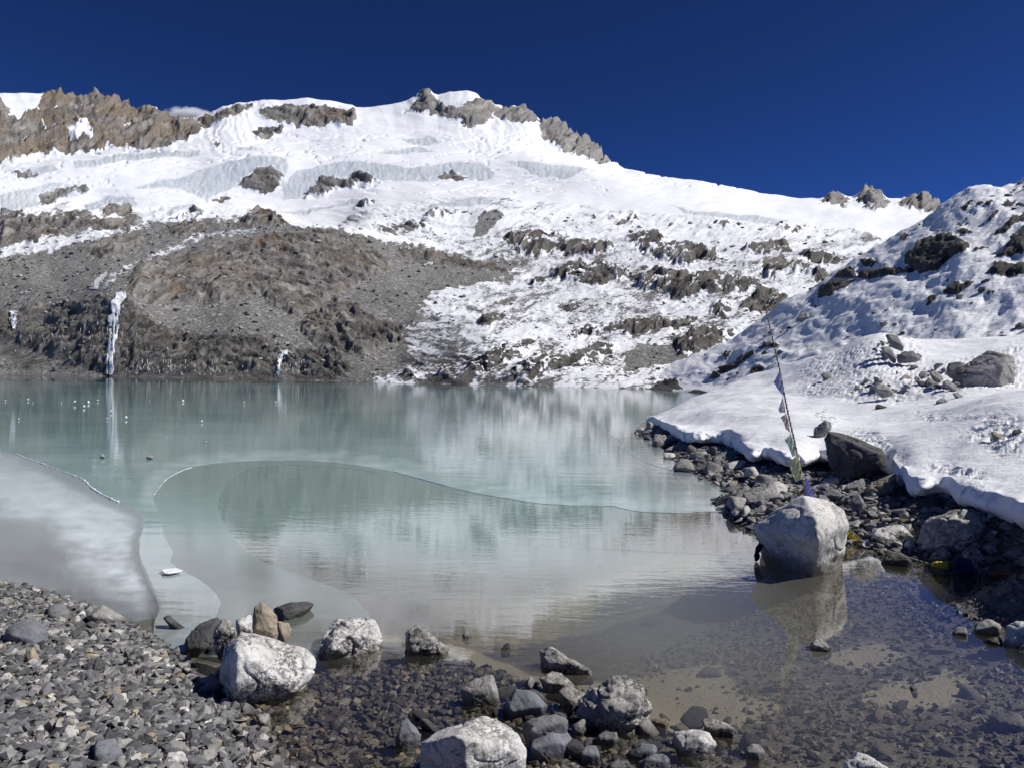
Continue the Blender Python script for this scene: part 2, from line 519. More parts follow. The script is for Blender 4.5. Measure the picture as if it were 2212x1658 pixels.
def mat_plain(name, col, rough=0.7, bumps=0.0, sc=20.0, trans=0.0):
    g = G(name)
    n = g.noise(g.obj(), sc, 5, 0.6)
    c = g.mix(n, tuple(k * 0.72 for k in col), tuple(min(1, k * 1.2) for k in col))
    sh = g.principled(c, rough, g.bump(n, 1.0, bumps) if bumps else None, 0.3)
    if trans:
        t = g.n('ShaderNodeBsdfTranslucent'); g.put(t.inputs['Color'], c)
        mx = g.n('ShaderNodeMixShader'); mx.inputs[0].default_value = trans
        g.t.links.new(sh, mx.inputs[1]); g.t.links.new(t.outputs[0], mx.inputs[2]); sh = mx.outputs[0]
    return g.done(sh)

M_MOUNT, M_HILL, M_SNOW, M_GROUND, M_WATER, M_GRAVEL = mat_mountain(), mat_hill(), mat_snow(), mat_ground(), mat_water(), mat_gravel()
M_ICE = mat_ice('teal_lake_ice', (0.205, 0.365, 0.36), (0.32, 0.36, 0.35), (0.60, 0.71, 0.73), 0.045, 1.45, 1.0)
M_THIN = mat_ice('thin_grey_green_ice', (0.20, 0.34, 0.315), (0.33, 0.37, 0.33), (0.50, 0.58, 0.58), 0.10, 1.36, 0.5, 0.05)
M_MILKY = mat_ice('milky_shore_ice', (0.36, 0.48, 0.49), (0.33, 0.36, 0.355), (0.70, 0.78, 0.82), 0.20, 1.30, 0.8, 0.08, 0.55)
R_WHITE = mat_rock('pale_boulder', (0.80, 0.79, 0.76), (0.70, 0.685, 0.65), (0.30, 0.29, 0.275), 0.95, 0.024)
R_FLAG = mat_rock('flag_boulder_stone', (0.74, 0.725, 0.69), (0.63, 0.615, 0.58), (0.30, 0.29, 0.27), 0.6, 0.022, 1.0, 0.20)
R_PALE = mat_rock('pale_grey_rock', (0.42, 0.41, 0.39), (0.30, 0.29, 0.275), (0.13, 0.125, 0.12), 0.55, 0.022)
R_GREY = mat_rock('grey_rock', (0.25, 0.25, 0.255), (0.175, 0.175, 0.18), (0.09, 0.09, 0.095), 0.3, 0.018)
R_DARK = mat_rock('dark_rock', (0.12, 0.12, 0.122), (0.075, 0.075, 0.077), (0.035, 0.035, 0.036), 0.3, 0.02)
R_TAN = mat_rock('tan_rock', (0.46, 0.40, 0.30), (0.34, 0.285, 0.205), (0.13, 0.105, 0.08), 0.4, 0.02)
R_SPECK = mat_rock('speckled_rock', (0.62, 0.60, 0.56), (0.38, 0.365, 0.335), (0.07, 0.068, 0.065), 0.95, 0.028, 1.4)
R_SLATE = mat_rock('blue_grey_rock', (0.23, 0.235, 0.26), (0.15, 0.155, 0.175), (0.09, 0.09, 0.10), 0.25, 0.012)
R_STONES = mat_rock_varied('loose_stone', [(0.0, (0.07, 0.07, 0.073)), (0.35, (0.15, 0.15, 0.155)), (0.62, (0.23, 0.225, 0.215)), (0.85, (0.38, 0.365, 0.335)), (1.0, (0.44, 0.38, 0.27))])
R_RUBBLE = mat_rock_varied('shore_rubble', [(0.0, (0.10, 0.10, 0.10)), (0.3, (0.20, 0.197, 0.19)), (0.65, (0.38, 0.37, 0.345)), (1.0, (0.60, 0.58, 0.54))], hi=0.06, bumpd=0.02, sc=1.4)
# ---------------------------------------------------------------- lofted terrain
def line_pts(pts):
    """pts (x, y, d) or (x, None, d, z): feature line -> sorted azimuth, distance, height"""
    A = []
    for p in pts:
        if p[1] is None:
            D = ray(p[0], 829.0); A.append((math.atan2(D.x, D.y), p[2], p[3]))
        else:
            D = ray(p[0], p[1]); A.append((math.atan2(D.x, D.y), p[2], CAMH + D.z * p[2]))
    A.sort()
    return np.array(A)

def smooth_cols(a, k):
    if k <= 0: return a
    w = np.exp(-0.5 * (np.arange(-3 * k, 3 * k + 1) / k) ** 2); w /= w.sum()
    return np.convolve(np.pad(a, 3 * k, 'edge'), w, 'valid')

def loft(lines, az, rows, smooth):
    D = []; Z = []
    for L, sm in zip(lines, smooth):
        A = line_pts(L)
        D.append(smooth_cols(np.interp(az, A[:, 0], A[:, 1]), max(sm, 6)))
        Z.append(smooth_cols(np.interp(az, A[:, 0], A[:, 2]), sm))
    D = np.array(D); Z = np.array(Z)
    for k in range(1, len(D)):
        D[k] = np.maximum(D[k], D[k - 1] + 0.05)
    sec = np.diff(Z, axis=0) / np.diff(D, axis=0)
    m = np.zeros_like(Z)
    m[0], m[-1] = sec[0], sec[-1]
    a, b = sec[:-1], sec[1:]
    m[1:-1] = np.where(a * b > 0, 2 * a * b / (a + b + 1e-12), 0.25 * (a + b) * 0.0)
    dd = []; zz = []
    for k in range(len(D) - 1):
        t = np.linspace(0, 1, rows[k], endpoint=(k == len(D) - 2))[:, None]
        h = D[k + 1] - D[k]
        dd.append(D[k] + t * h)
        zz.append((2 * t**3 - 3 * t**2 + 1) * Z[k] + (t**3 - 2 * t**2 + t) * h * m[k] + (-2 * t**3 + 3 * t**2) * Z[k + 1] + (t**3 - t**2) * h * m[k + 1])
    return np.concatenate(dd), np.concatenate(zz)

def cart(az, d, z):
    return np.stack([d * np.sin(az)[None, :], d * np.cos(az)[None, :], z], -1)

def normal_z(P):
    gu = np.gradient(P, axis=1); gv = np.gradient(P, axis=0)
    n = np.cross(gu, gv); n /= np.linalg.norm(n, axis=-1, keepdims=True) + 1e-12
    return n * np.sign(n[..., 2:3] + 1e-12)

def blur2(a, k):
    w = np.exp(-0.5 * (np.arange(-3 * k, 3 * k + 1) / k) ** 2); w /= w.sum()
    p = np.pad(a, ((0, 0), (3 * k, 3 * k)), 'edge')
    a = sum(w[i] * p[:, i:i + a.shape[1]] for i in range(len(w)))
    p = np.pad(a, ((3 * k, 3 * k), (0, 0)), 'edge')
    return sum(w[i] * p[i:i + a.shape[0], :] for i in range(len(w)))

# ---------------------------------------------------------------- the mountain across the lake
def fl(ys, ds):
    """feature line from a table of y and a table of distances"""
    X = np.array([p[0] for p in ds]); Dd = np.array([p[1] for p in ds])
    return [(x, y, float(np.interp(x, X, Dd))) for x, y in ys]

SHORE_D = [(-400, 275), (0, 250), (240, 225), (450, 205), (700, 185), (850, 165), (1000, 150), (1150, 140), (1330, 132), (1500, 128), (2600, 125)]
SKY = [(-400, 216), (-100, 210), (0, 206), (80, 207), (108, 206), (120, 203), (132, 205), (165, 214), (185, 212), (200, 209), (215, 211), (230, 212), (250, 222), (262, 232), (285, 240), (296, 251), (318, 246), (338, 244), (345, 254), (355, 262), (372, 270), (388, 260), (396, 266), (420, 268), (440, 259), (468, 247), (480, 238), (505, 233), (520, 231), (545, 231), (565, 228), (600, 227), (640, 225), (664, 222), (700, 226), (722, 229), (742, 233), (760, 236), (770, 243), (800, 243), (850, 239), (880, 229), (893, 220), (905, 211), (917, 205), (925, 207), (945, 216), (968, 210), (990, 208), (1015, 210), (1030, 216), (1044, 228), (1052, 236), (1066, 238), (1100, 240), (1110, 238), (1127, 239), (1143, 250), (1160, 262), (1168, 272), (1180, 277), (1196, 271), (1215, 273), (1228, 284), (1240, 296), (1260, 312), (1275, 321), (1290, 332), (1305, 356), (1350, 375), (1400, 383), (1450, 390), (1540, 403), (1600, 413), (1640, 424), (1700, 430), (1770, 437), (1775, 435), (1800, 430), (1822, 432), (1842, 434), (1852, 428), (1867, 419), (1884, 421), (1920, 438), (1942, 437), (1965, 434), (1985, 436), (1993, 425), (2008, 432), (2030, 444), (2050, 456), (2212, 470), (2600, 480)]
M_LINES = [
    [(x, None, d - 8, -3.0) for x, d in SHORE_D],
    [(x, None, d, 0.0) for x, d in SHORE_D],
    fl([(-400, 690), (0, 695), (100, 690), (180, 655), (240, 632), (290, 640), (330, 680), (420, 715), (500, 708), (600, 725), (700, 745), (800, 778), (850, 795), (950, 775), (1050, 748), (1150, 765), (1300, 785), (1450, 800), (2600, 800)],
       [(x, d + (24 if x < 800 else 20)) for x, d in SHORE_D]),
    fl([(-400, 590), (0, 602), (250, 580), (500, 592), (700, 612), (850, 640), (1000, 650), (1200, 660), (1400, 645), (1600, 640), (2600, 640)],
       [(-400, 350), (0, 335), (250, 310), (500, 298), (700, 285), (850, 270), (1000, 255), (1200, 240), (1500, 228), (2600, 225)]),
    fl([(-400, 540), (0, 532), (200, 512), (400, 497), (600, 484), (700, 493), (800, 520), (900, 545), (1000, 560), (1200, 560), (1400, 548), (1600, 540), (1800, 545), (2600, 560)],
       [(-400, 430), (0, 420), (500, 385), (1000, 345), (1500, 320), (2600, 315)]),
    fl([(-400, 480), (0, 470), (150, 457), (300, 462), (420, 452), (560, 458), (640, 484), (720, 480), (800, 452), (900, 441), (1050, 432), (1200, 450), (1350, 462), (1500, 470), (1700, 488), (1850, 502), (1950, 522), (2600, 545)],
       [(-400, 540), (500, 505), (1000, 480), (1500, 450), (2600, 440)]),
    fl([(-400, 437), (0, 425), (200, 440), (300, 423), (450, 430), (600, 437), (700, 425), (830, 399), (950, 391), (1070, 395), (1200, 389), (1300, 387), (1400, 405), (1500, 425), (1640, 458), (1800, 482), (1950, 505), (2600, 520)],
       [(-400, 640), (500, 600), (1000, 585), (1500, 540), (2600, 520)]),
    fl([(-400, 370), (0, 365), (200, 350), (400, 368), (500, 352), (600, 342), (650, 352), (760, 343), (900, 346), (1070, 351), (1130, 347), (1250, 363), (1300, 371), (1350, 386), (1400, 393), (1500, 406), (1640, 434), (1800, 452), (1950, 478), (2600, 505)],
       [(-400, 690), (500, 645), (1000, 630), (1500, 590), (2600, 570)]),
    fl([(-400, 335), (0, 338), (100, 345), (250, 328), (400, 312), (500, 300), (600, 305), (770, 292), (900, 292), (1000, 282), (1100, 300), (1200, 331), (1250, 346), (1300, 364), (1350, 382), (1400, 389), (1500, 402), (1640, 429), (1800, 444), (1920, 455), (2050, 470), (2600, 492)],
       [(-400, 820), (500, 780), (1000, 765), (1500, 690), (2600, 680)]),
    fl(SKY, [(-400, 980), (500, 960), (1000, 950), (1300, 900), (1400, 800), (1600, 770), (1800, 820), (2600, 820)]),
]
top = line_pts(M_LINES[-1])
def behind(dd, dz):
    out = []
    for (x, y, d) in M_LINES[-1]:
        D = ray(x, y); out.append((x, None, d + dd, CAMH + D.z * d + dz))
    return out
M_LINES += [behind(60, -25), behind(500, -260)]

NCM = 1010
az_m = np.arctan(np.linspace(-0.80, 0.80, NCM))
rows_m = [4, 66, 92, 76, 70, 62, 52, 62, 72, 6, 5]
dm, zm = loft(M_LINES, az_m, rows_m, [4, 4, 7, 12, 12, 9, 9, 9, 9, 0, 2, 6])
Pm = cart(az_m, dm, zm)
vx, vy = project(Pm)
NRM = dm.shape[0]
front = (np.arange(NRM) < sum(rows_m[:9]))[:, None] * np.ones((1, NCM))
pxm = dm / FOC                                        # metres per frame pixel

wa = fbm(vx / 70, vy / 45, 4, 1); wb = fbm(vx / 70 + 9, vy / 45 + 4, 4, 2)
wc = fbm(vx / 14, vy / 10, 3, 3); wd = fbm(vx / 14 + 5, vy / 10 + 2, 3, 4)
qx = vx + 14 * wa + 5 * wc; qy = vy + 9 * wb + 4 * wd

# crags (polygon, lift, tint, snow left on it)
CRAGS = [
    (K2((1010,900),(1030,860),(1120,845),(1200,860),(1300,850),(1400,890),(1480,890),(1600,880),(1640,950),(1560,970),(1420,980),(1330,950),(1200,970),(1110,950),(1040,920)), 16, .35, .32),
    (K2((1660,880),(1740,855),(1880,855),(1960,890),(2100,930),(2211,960),(2211,1010),(2080,1010),(2050,1040),(1900,1010),(1800,980),(1740,920)), 18, .3, .32),
    (K2((1270,1060),(1400,1020),(1580,1005),(1700,1050),(1740,1080),(1620,1110),(1520,1140),(1430,1130),(1300,1080)), 18, .35, .25),
    (K2((1730,1090),(1780,1055),(1900,1060),(2010,1090),(2211,1090),(2211,1190),(2000,1220),(1900,1180),(1790,1150),(1740,1130)), 20, .3, .3),
    (K2((860,1350),(890,1310),(980,1290),(1050,1310),(1030,1340),(930,1370),(880,1375)), 14, .35, .25),
    (K2((1340,1410),(1420,1370),(1600,1360),(1750,1320),(1900,1300),(2080,1330),(2000,1380),(1800,1390),(1600,1400),(1400,1415)), 16, .35, .3),
    (K2((430,1658),(470,1610),(560,1640),(700,1600),(860,1540),(980,1490),(1100,1430),(1180,1430),(1150,1500),(1050,1560),(900,1620),(800,1690),(600,1690)), 18, .3, .36),
    (K2((1000,1680),(1100,1580),(1240,1530),(1400,1490),(1580,1440),(1660,1490),(1500,1560),(1400,1600),(1250,1620),(1150,1690)), 20, .25, .36),
    (K2((1940,1450),(2060,1390),(2211,1370),(2211,1470),(2080,1510),(1990,1500)), 16, .3, .2),
    (K2((420,960),(560,930),(700,970),(850,1010),(1050,1050),(900,1060),(760,1030),(600,1000),(440,990)), 12, .9, .1),
    (K2((1240,1270),(1330,1235),(1440,1240),(1400,1270)), 10, .3, .25),
    (K2((180,710),(240,660),(290,655),(290,680),(200,715)), 10, .2, .15),
    (K2((550,760),(620,730),(760,720),(850,700),(700,760),(620,780)), 10, .4, .3),
    (K2((300,830),(420,790),(560,800),(620,830),(480,850),(340,860)), 10, .4, .3),
    (K2((1120,1100),(1200,1070),(1270,1090),(1190,1130)), 9, .4, .3),
    (K2((1640,790),(1750,740),(1800,770),(1700,810)), 9, .4, .35),
    (K3((630,495),(760,455),(900,460),(950,540),(1200,520),(1200,560),(1070,585),(960,540),(800,540),(700,510)), 16, .35, .28),
    (K3((720,590),(850,555),(1000,580),(1090,610),(1150,640),(1110,670),(1000,635),(800,640)), 14, .4, .28),
    (K3((50,660),(120,600),(260,625),(400,640),(560,620),(700,650),(800,710),(650,740),(500,745),(300,750),(100,680)), 20, .3, .28),
    (K3((640,800),(720,730),(800,720),(940,780),(860,840),(720,855),(650,840)), 14, .45, .2),
    (K3((0,900),(120,880),(300,860),(400,880),(300,930),(100,960),(0,970)), 14, .4, .2),
    (K3((270,1020),(350,960),(500,930),(640,950),(500,1010),(400,1060),(310,1065)), 15, .4, .2),
    (K3((470,860),(500,800),(600,790),(600,840),(560,880)), 10, .3, .4),
    (K3((460,360),(560,350),(640,370),(560,390)), 6, .5, .35),
    (K3((800,380),(950,370),(1000,385),(880,395)), 6, .5, .35),
    # left: big brown crag, lake cliffs, striped slabs
    ([(272,612),(300,570),(380,548),(500,525),(600,505),(690,497),(770,512),(835,560),(850,585),(800,600),(730,640),(640,685),(560,640),(480,652),(350,655),(285,640)], 16, .75, .03),
    ([(-60,690),(60,672),(160,648),(230,640),(300,655),(345,700),(430,735),(560,728),(640,755),(735,770),(765,800),(720,825),(250,815),(170,790),(100,765),(0,735),(-60,730)], 14, .30, .06),
    ([(420,745),(470,735),(560,735),(620,760),(600,800),(450,800)], 10, .3, .03),
    ([(640,705),(720,640),(790,680),(875,700),(870,730),(790,770),(690,750)], 10, .6, .06),
    (K1((850,850),(1000,790),(1200,775),(1250,820),(1150,850),(1000,870)), 9, .4, .25),
    (K1((1230,810),(1330,760),(1420,715),(1480,720),(1600,800),(1500,812)), 12, .95, .04),
    (K1((550,720),(640,680),(730,700),(720,750),(600,750)), 8, .8, .1),
    (K1((0,720),(200,740),(420,730),(560,770),(800,780),(700,850),(420,830),(250,900),(0,920)), 7, .55, .33),
    (K1((440,950),(600,860),(760,850),(800,900),(640,980),(560,1010)), 8, .4, .1),
    (K1((880,750),(1060,700),(1180,720),(1080,770),(940,780)), 7, .45, .4),
    # rock windows in the ice
    (K1((1320,580),(1400,500),(1500,485),(1570,530),(1540,590),(1440,630),(1340,600)), 12, .1, .02),
    (K1((1700,650),(1780,545),(1920,545),(1930,600),(1800,640)), 9, .2, .03),
    (K1((1930,540),(1990,500),(2050,520),(2090,570),(2010,590),(1935,600)), 9, .2, .03),
    (K1((1170,650),(1250,630),(1300,650),(1230,675)), 5, .2, .15),
    (K1((200,640),(300,590),(420,580),(490,610),(350,660),(220,700)), 7, .3, .2),
    (K1((50,510),(150,490),(230,520),(100,540)), 4, .4, .2),
    (K2((645,525),(740,515),(800,525),(800,552),(650,543)), 6, .2, .05),
    (K1((1165,370),(1190,345),(1228,350),(1180,392)), 5, .7, .1),
]
TOPS = [
    (K1((215,130),(225,70),(300,30),(390,60),(440,80),(570,50),(660,110),(750,150),(800,150),(890,175),(930,205),(1000,190),(1080,250),(1150,200),(1200,190),(1260,140),(1340,135),(1405,140),(1340,190),(1160,250),(1100,310),(1000,350),(900,380),(750,385),(620,375),(450,400),(330,420),(150,440),(50,460),(-200,470),(-200,80),(20,110),(70,190),(200,210)), 10, 1.05, .33),
    (K1((1440,160),(1560,148),(1690,138),(1830,150),(1940,175),(1970,230),(1950,260),(1870,275),(1800,260),(1670,260),(1560,235),(1470,220)), 10, .8, .10),
    (K1((1400,260),(1470,250),(1570,270),(1540,310),(1480,320),(1410,320)), 6, .4, .2),
    (K2((440,180),(500,140),(560,60),(610,60),(660,125),(700,155),(830,125),(880,105),(930,130),(960,160),(950,215),(880,265),(820,260),(740,220),(640,200),(560,175)), 10, .2, .08),
    (K2((940,150),(1040,140),(1140,140),(1190,200),(1235,260),(1130,245),(1040,220),(960,200)), 7, .2, .15),
    (K2((1205,270),(1250,225),(1300,215),(1380,225),(1450,320),(1550,370),(1640,475),(1560,470),(1450,430),(1350,400),(1250,340)), 9, .2, .2),
    (K3((1070,230),(1160,185),(1260,205),(1220,260)), 6, .35, .3),
    (K3((1280,215),(1320,150),(1400,165),(1480,240),(1420,275),(1330,280)), 8, .3, .3),
    (K3((1490,245),(1580,195),(1630,200),(1650,160),(1730,200),(1830,285),(1700,290),(1600,270)), 9, .5, .25),
]
SNOW_IN_TOPS = [K1((80,360),(190,280),(205,300),(110,360)), K1((225,210),(260,270),(330,230),(300,300),(245,300)), K1((360,300),(490,240),(530,300),(510,350),(380,362)),
                K1((60,190),(100,110),(215,105),(195,200),(120,230)), K1((660,260),(730,240),(735,250),(680,275)), K1((280,185),(340,150),(330,180))]
ICE = [
    K1((700,600),(1000,540),(1250,450),(1400,420),(1560,430),(1600,470),(1575,540),(1570,600),(1480,500),(1390,510),(1310,590),(1180,640),(1150,670),(1000,600)),
    K1((1555,600),(1640,500),(1800,460),(2000,440),(2230,480),(2230,562),(2090,560),(2040,510),(1980,500),(1920,540),(1780,545),(1690,650),(1560,670)),
    K2((320,500),(650,470),(760,450),(900,460),(970,510),(960,550),(820,560),(800,530),(650,520),(640,557),(340,562)),
    K2((1030,450),(1120,440),(1300,470),(1500,480),(1350,550),(1220,540)),
    K1((460,690),(600,640),(740,640),(760,690),(700,720),(480,725)), K1((850,760),(980,690),(1060,690),(900,765)),
    K2((400,745),(800,650),(970,640),(940,680),(780,690),(500,735)), K3((230,240),(450,290),(700,310),(900,330),(880,365),(700,360),(400,310)),
    K1((0,640),(300,565),(480,585),(500,620),(350,670),(100,720),(0,735)), K1((1500,740),(1900,690),(1950,650),(2000,680),(1700,740)),
    K1((400,450),(700,400),(1100,395),(1100,425),(700,450),(420,490)), K1((30,490),(300,470),(320,500),(230,520)), K2((440,330),(600,310),(690,340),(600,360),(480,355)),
    K2((340,400),(560,370),(640,400),(420,420)), K1((1300,370),(1420,360),(1430,385),(1300,390)),
]
GLACIER = [(-500, 462), (0, 470), (60, 452), (150, 440), (230, 440), (300, 452), (420, 440), (520, 452), (580, 452), (630, 478), (720, 487), (770, 462), (830, 445), (940, 428), (1060, 424), (1140, 430), (1220, 440), (1340, 455), (1460, 466), (1600, 480), (1740, 486), (1850, 500), (1930, 525), (2050, 540), (2700, 540), (2700, 150), (-500, 150)]
STREAKS = [([(0,535),(120,513),(230,490),(310,486),(330,494),(230,515),(120,540),(0,556)], .72), ([(212,625),(240,590),(330,540),(420,506),(560,487),(640,482),(560,503),(430,524),(340,558),(262,600),(232,630)], .60),
           ([(400,560),(450,530),(480,525),(440,560)], .6), ([(0,500),(200,470),(400,470),(500,480),(330,497),(150,505)], .5), ([(520,520),(640,515),(700,525),(560,535)], .47)]
REG_BARE = [(-500, 490), (0, 490), (200, 478), (420, 480), (560, 470), (640, 492), (740, 500), (800, 525), (880, 545), (960, 560), (1110, 575), (1090, 598), (980, 608), (930, 640), (895, 660), (880, 700), (870, 760), (800, 830), (800, 900), (-500, 900)]

frag = fbm(vx / 22, vy / 9, 4, 23)
rock = np.zeros_like(vx); tint = np.zeros_like(vx); lift = np.zeros_like(vx); left = np.ones_like(vx)
crest = np.interp(vx, [p[0] for p in SKY], [p[1] for p in SKY])
for poly, h, ti, sn in CRAGS + TOPS:
    s = sdf(poly, qx, qy, 40.0)
    k = sstep(-6.0, 7.0, s + 9.0 * frag)
    ys = [p[1] for p in poly]; t = np.clip((vy - min(ys)) / (max(ys) - min(ys) + 1e-6), 0, 1)
    lift = np.maximum(lift, h * sstep(-3.0, 12.0, s) * (0.2 + 0.8 * t))
    tint = np.where(k > 0.02, ti, tint)
    left = np.where(k > 0.02, left * (1 - k) + sn * k, left)
    rock = np.maximum(rock, k)
istop = np.zeros_like(vx)
for poly, h, ti, sn in TOPS:
    istop = np.maximum(istop, sstep(-3, 3, sdf(poly, qx, qy, 40.0)))
icem = np.zeros_like(vx)
for poly in ICE:
    icem = np.maximum(icem, sstep(-2.0, 3.0, sdf(poly, vx + 8 * wa + 3 * wc, vy + 6 * wb + 2 * wd, 40.0)))
icem *= (1 - rock)
glac = sstep(-3, 3, sdf(GLACIER, vx + 12 * wa + 4 * wc, vy + 8 * wb + 3 * wd, 80.0))
glac = glac * (1 - rock)
bare = sstep(-16, 16, sdf(REG_BARE, vx + 40 * wa + 22 * wc, vy + 26 * wb + 16 * wd, 60.0))

# regional snow cover
cover = 0.53 + 0.13 * fbm(vx / 130, vy / 50, 3, 31) + 0.10 * sstep(560, 480, vy)
cover = cover * (1 - bare) + 0.04 * bare
for poly, v in STREAKS:
    cover = np.maximum(cover, (v - 0.06 + 0.22 * frag) * sstep(-10, 7, sdf(poly, vx + 14 * wa + 9 * wc, vy + 8 * wb + 7 * wd, 40.0)))
cover = np.maximum(cover, glac * 1.2)
cover = cover * (1 - rock) + np.minimum(left, cover * 0.5 + left * 0.5 + 0.02) * rock
cover = np.where(istop > 0.5, np.where(rock > 0.3, left, cover), cover)
for poly in SNOW_IN_TOPS:
    cover = np.maximum(cover, 0.85 * sstep(-4, 3, sdf(poly, qx, qy, 40.0)))

# relief, in frame pixels, turned into metres by distance
_xs = np.arange(-600, 2900, 10.0)
_sl = np.interp(_xs, [-600, 380, 500, 620, 880, 980, 1100, 2900], [-0.30, -0.30, -0.10, 0.22, 0.26, 0.0, -0.28, -0.28])
_hh = np.cumsum(_sl) * 10.0                                # dip of the beds: arched on the left, rising to the right beyond
ux = vx + 30 * wa; uy = vy - np.interp(vx, _xs, _hh) + 14 * wb
strata = ridged(ux / 190, uy / 34, 4, 41, 0.55) - 0.55
strata2 = ridged(ux / 60 + 3, uy / 13, 3, 47, 0.6) - 0.55
rough = ridged(ux / 42, uy / 17, 4, 53, 0.62) - 0.55
bulk = fbm(vx / 150, vy / 80, 3, 59)
smoothsn = np.clip(glac * 1.0, 0, 1)
amp = (1 - smoothsn)
cliffm = rock * sstep(640, 690, vy)
rel = 12 * bulk * (1 - 0.5 * smoothsn)
rel += amp * (strata * (9 + 22 * rock) * (1 - 0.45 * bare * (1 - cliffm)) + strata2 * (3 + 16 * rock) * (1 - 0.25 * bare * (1 - cliffm)))
rel += rock * rough * 17 * (1 - 0.35 * bare * (1 - cliffm)) + (1 - glac) * rough * 3.2
rel += lift
# glacier: long flutes and soft rolls, ice walls with vertical ribs
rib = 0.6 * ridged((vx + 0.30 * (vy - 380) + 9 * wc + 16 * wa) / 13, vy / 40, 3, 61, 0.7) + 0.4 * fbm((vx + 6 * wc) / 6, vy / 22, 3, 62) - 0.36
flut = ridged((vx - 0.25 * (vy - 250)) / 26 + wa, vy / 150, 3, 67) - 0.5
headwall = sstep(345, 300, vy + 18 * wa) * glac * (1 - icem)
rel += icem * rib * (4.0 + 6.0 * wa) + headwall * flut * (1.2 + 6.5 * (np.exp(-((vx - 500) / 60) ** 2) + np.exp(-((vx - 1090) / 75) ** 2))) + glac * (1 - icem) * (fbm(vx / 90, vy / 14, 4, 71) * 4.5)
crev = sstep(0.80, 0.93, ridged(vx / 130 + 0.6 * wa, (vy + 0.15 * vx) / 15, 2, 73)) * sstep(275, 310, vy) * sstep(430, 400, vy)
rel -= glac * (1 - icem) * crev * 9.0
edge = np.ones(NRM); 
fade = sstep(0, 26, np.minimum(np.abs(vy - (795 + 0.0165 * vx + 1664 / dm[0] * 0 + 13)), 60))     # keep the shoreline level
lowz = sstep(-0.5, 2.5, zm)
skyfade = 1 - 0.75 * np.clip(1 - np.abs(np.arange(NRM) - sum(rows_m[:9])) / 14.0, 0, 1)[:, None]
# crest of rock stays jagged, crest of snow stays smooth
jag = (ridged(vx / 11, vy / 40, 3, 79, 0.6) - 0.5) * 2.0 * istop * (1 - 0.6 * sstep(1650, 1750, vx))
rel = rel * skyfade + jag * (1 - skyfade)
zm2 = zm + rel * pxm * lowz * (0.3 + 0.7 * front) * 0.85
Pm2 = cart(az_m, dm, zm2)
Nm = normal_z(Pm2)
nz = Nm[..., 2]
nzs = blur2(nz, 3)
snow = cover + 0.62 * (nzs - 0.86) * (1 - glac) + 0.50 * (nz - nzs) + 0.15 * fbm(ux / 80, uy / 22, 3, 83) + 0.20 * fbm(ux / 20, uy / 9, 4, 85, 0.62) + 0.55 * rock * (1 - bare) * (1 - istop) * np.clip(strata2 * 2.2 + 0.05, 0, 1)
snow = np.where(cover < 0.12, cover + 0.02 * wc, snow)
snow = np.where(glac > 0.5, 1.0, snow)
scree = bare * (1 - rock) * sstep(0.62, 0.80, nzs + 0.12 * wa)
scree = np.maximum(scree, sstep(-4, 4, sdf(K3((0,1090),(100,1010),(270,1020),(330,1080),(200,1130),(0,1170)), qx, qy)))
scree = np.maximum(scree, sstep(-4, 4, sdf(K2((840,860),(910,740),(960,720),(1010,760),(920,855)), qx, qy)))
snow = np.where(scree > 0.5, np.minimum(snow, 0.36 * (1 - bare) + cover * bare), snow)
tint = 0.50 * np.maximum(tint, 0.35 * bare) + 0.55 * wb
pale = 0.35 * istop * sstep(880, 1000, vx) + 0.25 * sstep(0.1, 0.5, fbm(ux / 90, uy / 22, 3, 91)) * rock
darkr = sstep(0.02, 0.4, rock) * (1 - istop) * sstep(900, 1080, vx) * (0.75 + 0.6 * wa) + 0.75 * rock * sstep(640, 720, vy) * (0.6 + 0.8 * wb) * sstep(1000, 800, vx) + 0.7 * sstep(0.03, 0.5, -strata2 * 3) * rock * (1 - istop)
flat = lambda a: np.asarray(a).reshape(-1)
cov = np.stack([np.clip(flat(snow), 0, 1), flat(icem), flat(scree), np.clip(flat(darkr), 0, 1)], -1)
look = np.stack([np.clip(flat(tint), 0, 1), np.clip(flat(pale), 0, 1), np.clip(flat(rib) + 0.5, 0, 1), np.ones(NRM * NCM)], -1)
Fm = grid_faces(NRM, NCM)
gl_face = flat(glac)[Fm].mean(1) > 0.5
Vm = Pm2.reshape(-1, 3)
for nm, sel in (('mountain', ~gl_face), ('glacier', gl_face)):
    u, F = used_only(Vm, Fm[sel])
    me = mesh_np(nm, Vm[u], F)
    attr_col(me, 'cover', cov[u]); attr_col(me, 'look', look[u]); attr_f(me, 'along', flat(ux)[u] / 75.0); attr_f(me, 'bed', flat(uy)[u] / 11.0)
    link(nm, me, M_MOUNT, kind='structure')

def on_mountain(x, y):
    """the mountain's nearest surface point seen at (x, y)"""
    px_, py_ = project(Pm2)
    c = int(np.argmin(np.abs(px_[NRM // 3] - x)))
    col = py_[:, c]
    r = np.where(col[:-30] <= y)[0]
    r = r[0] if len(r) else 0
    return r, c
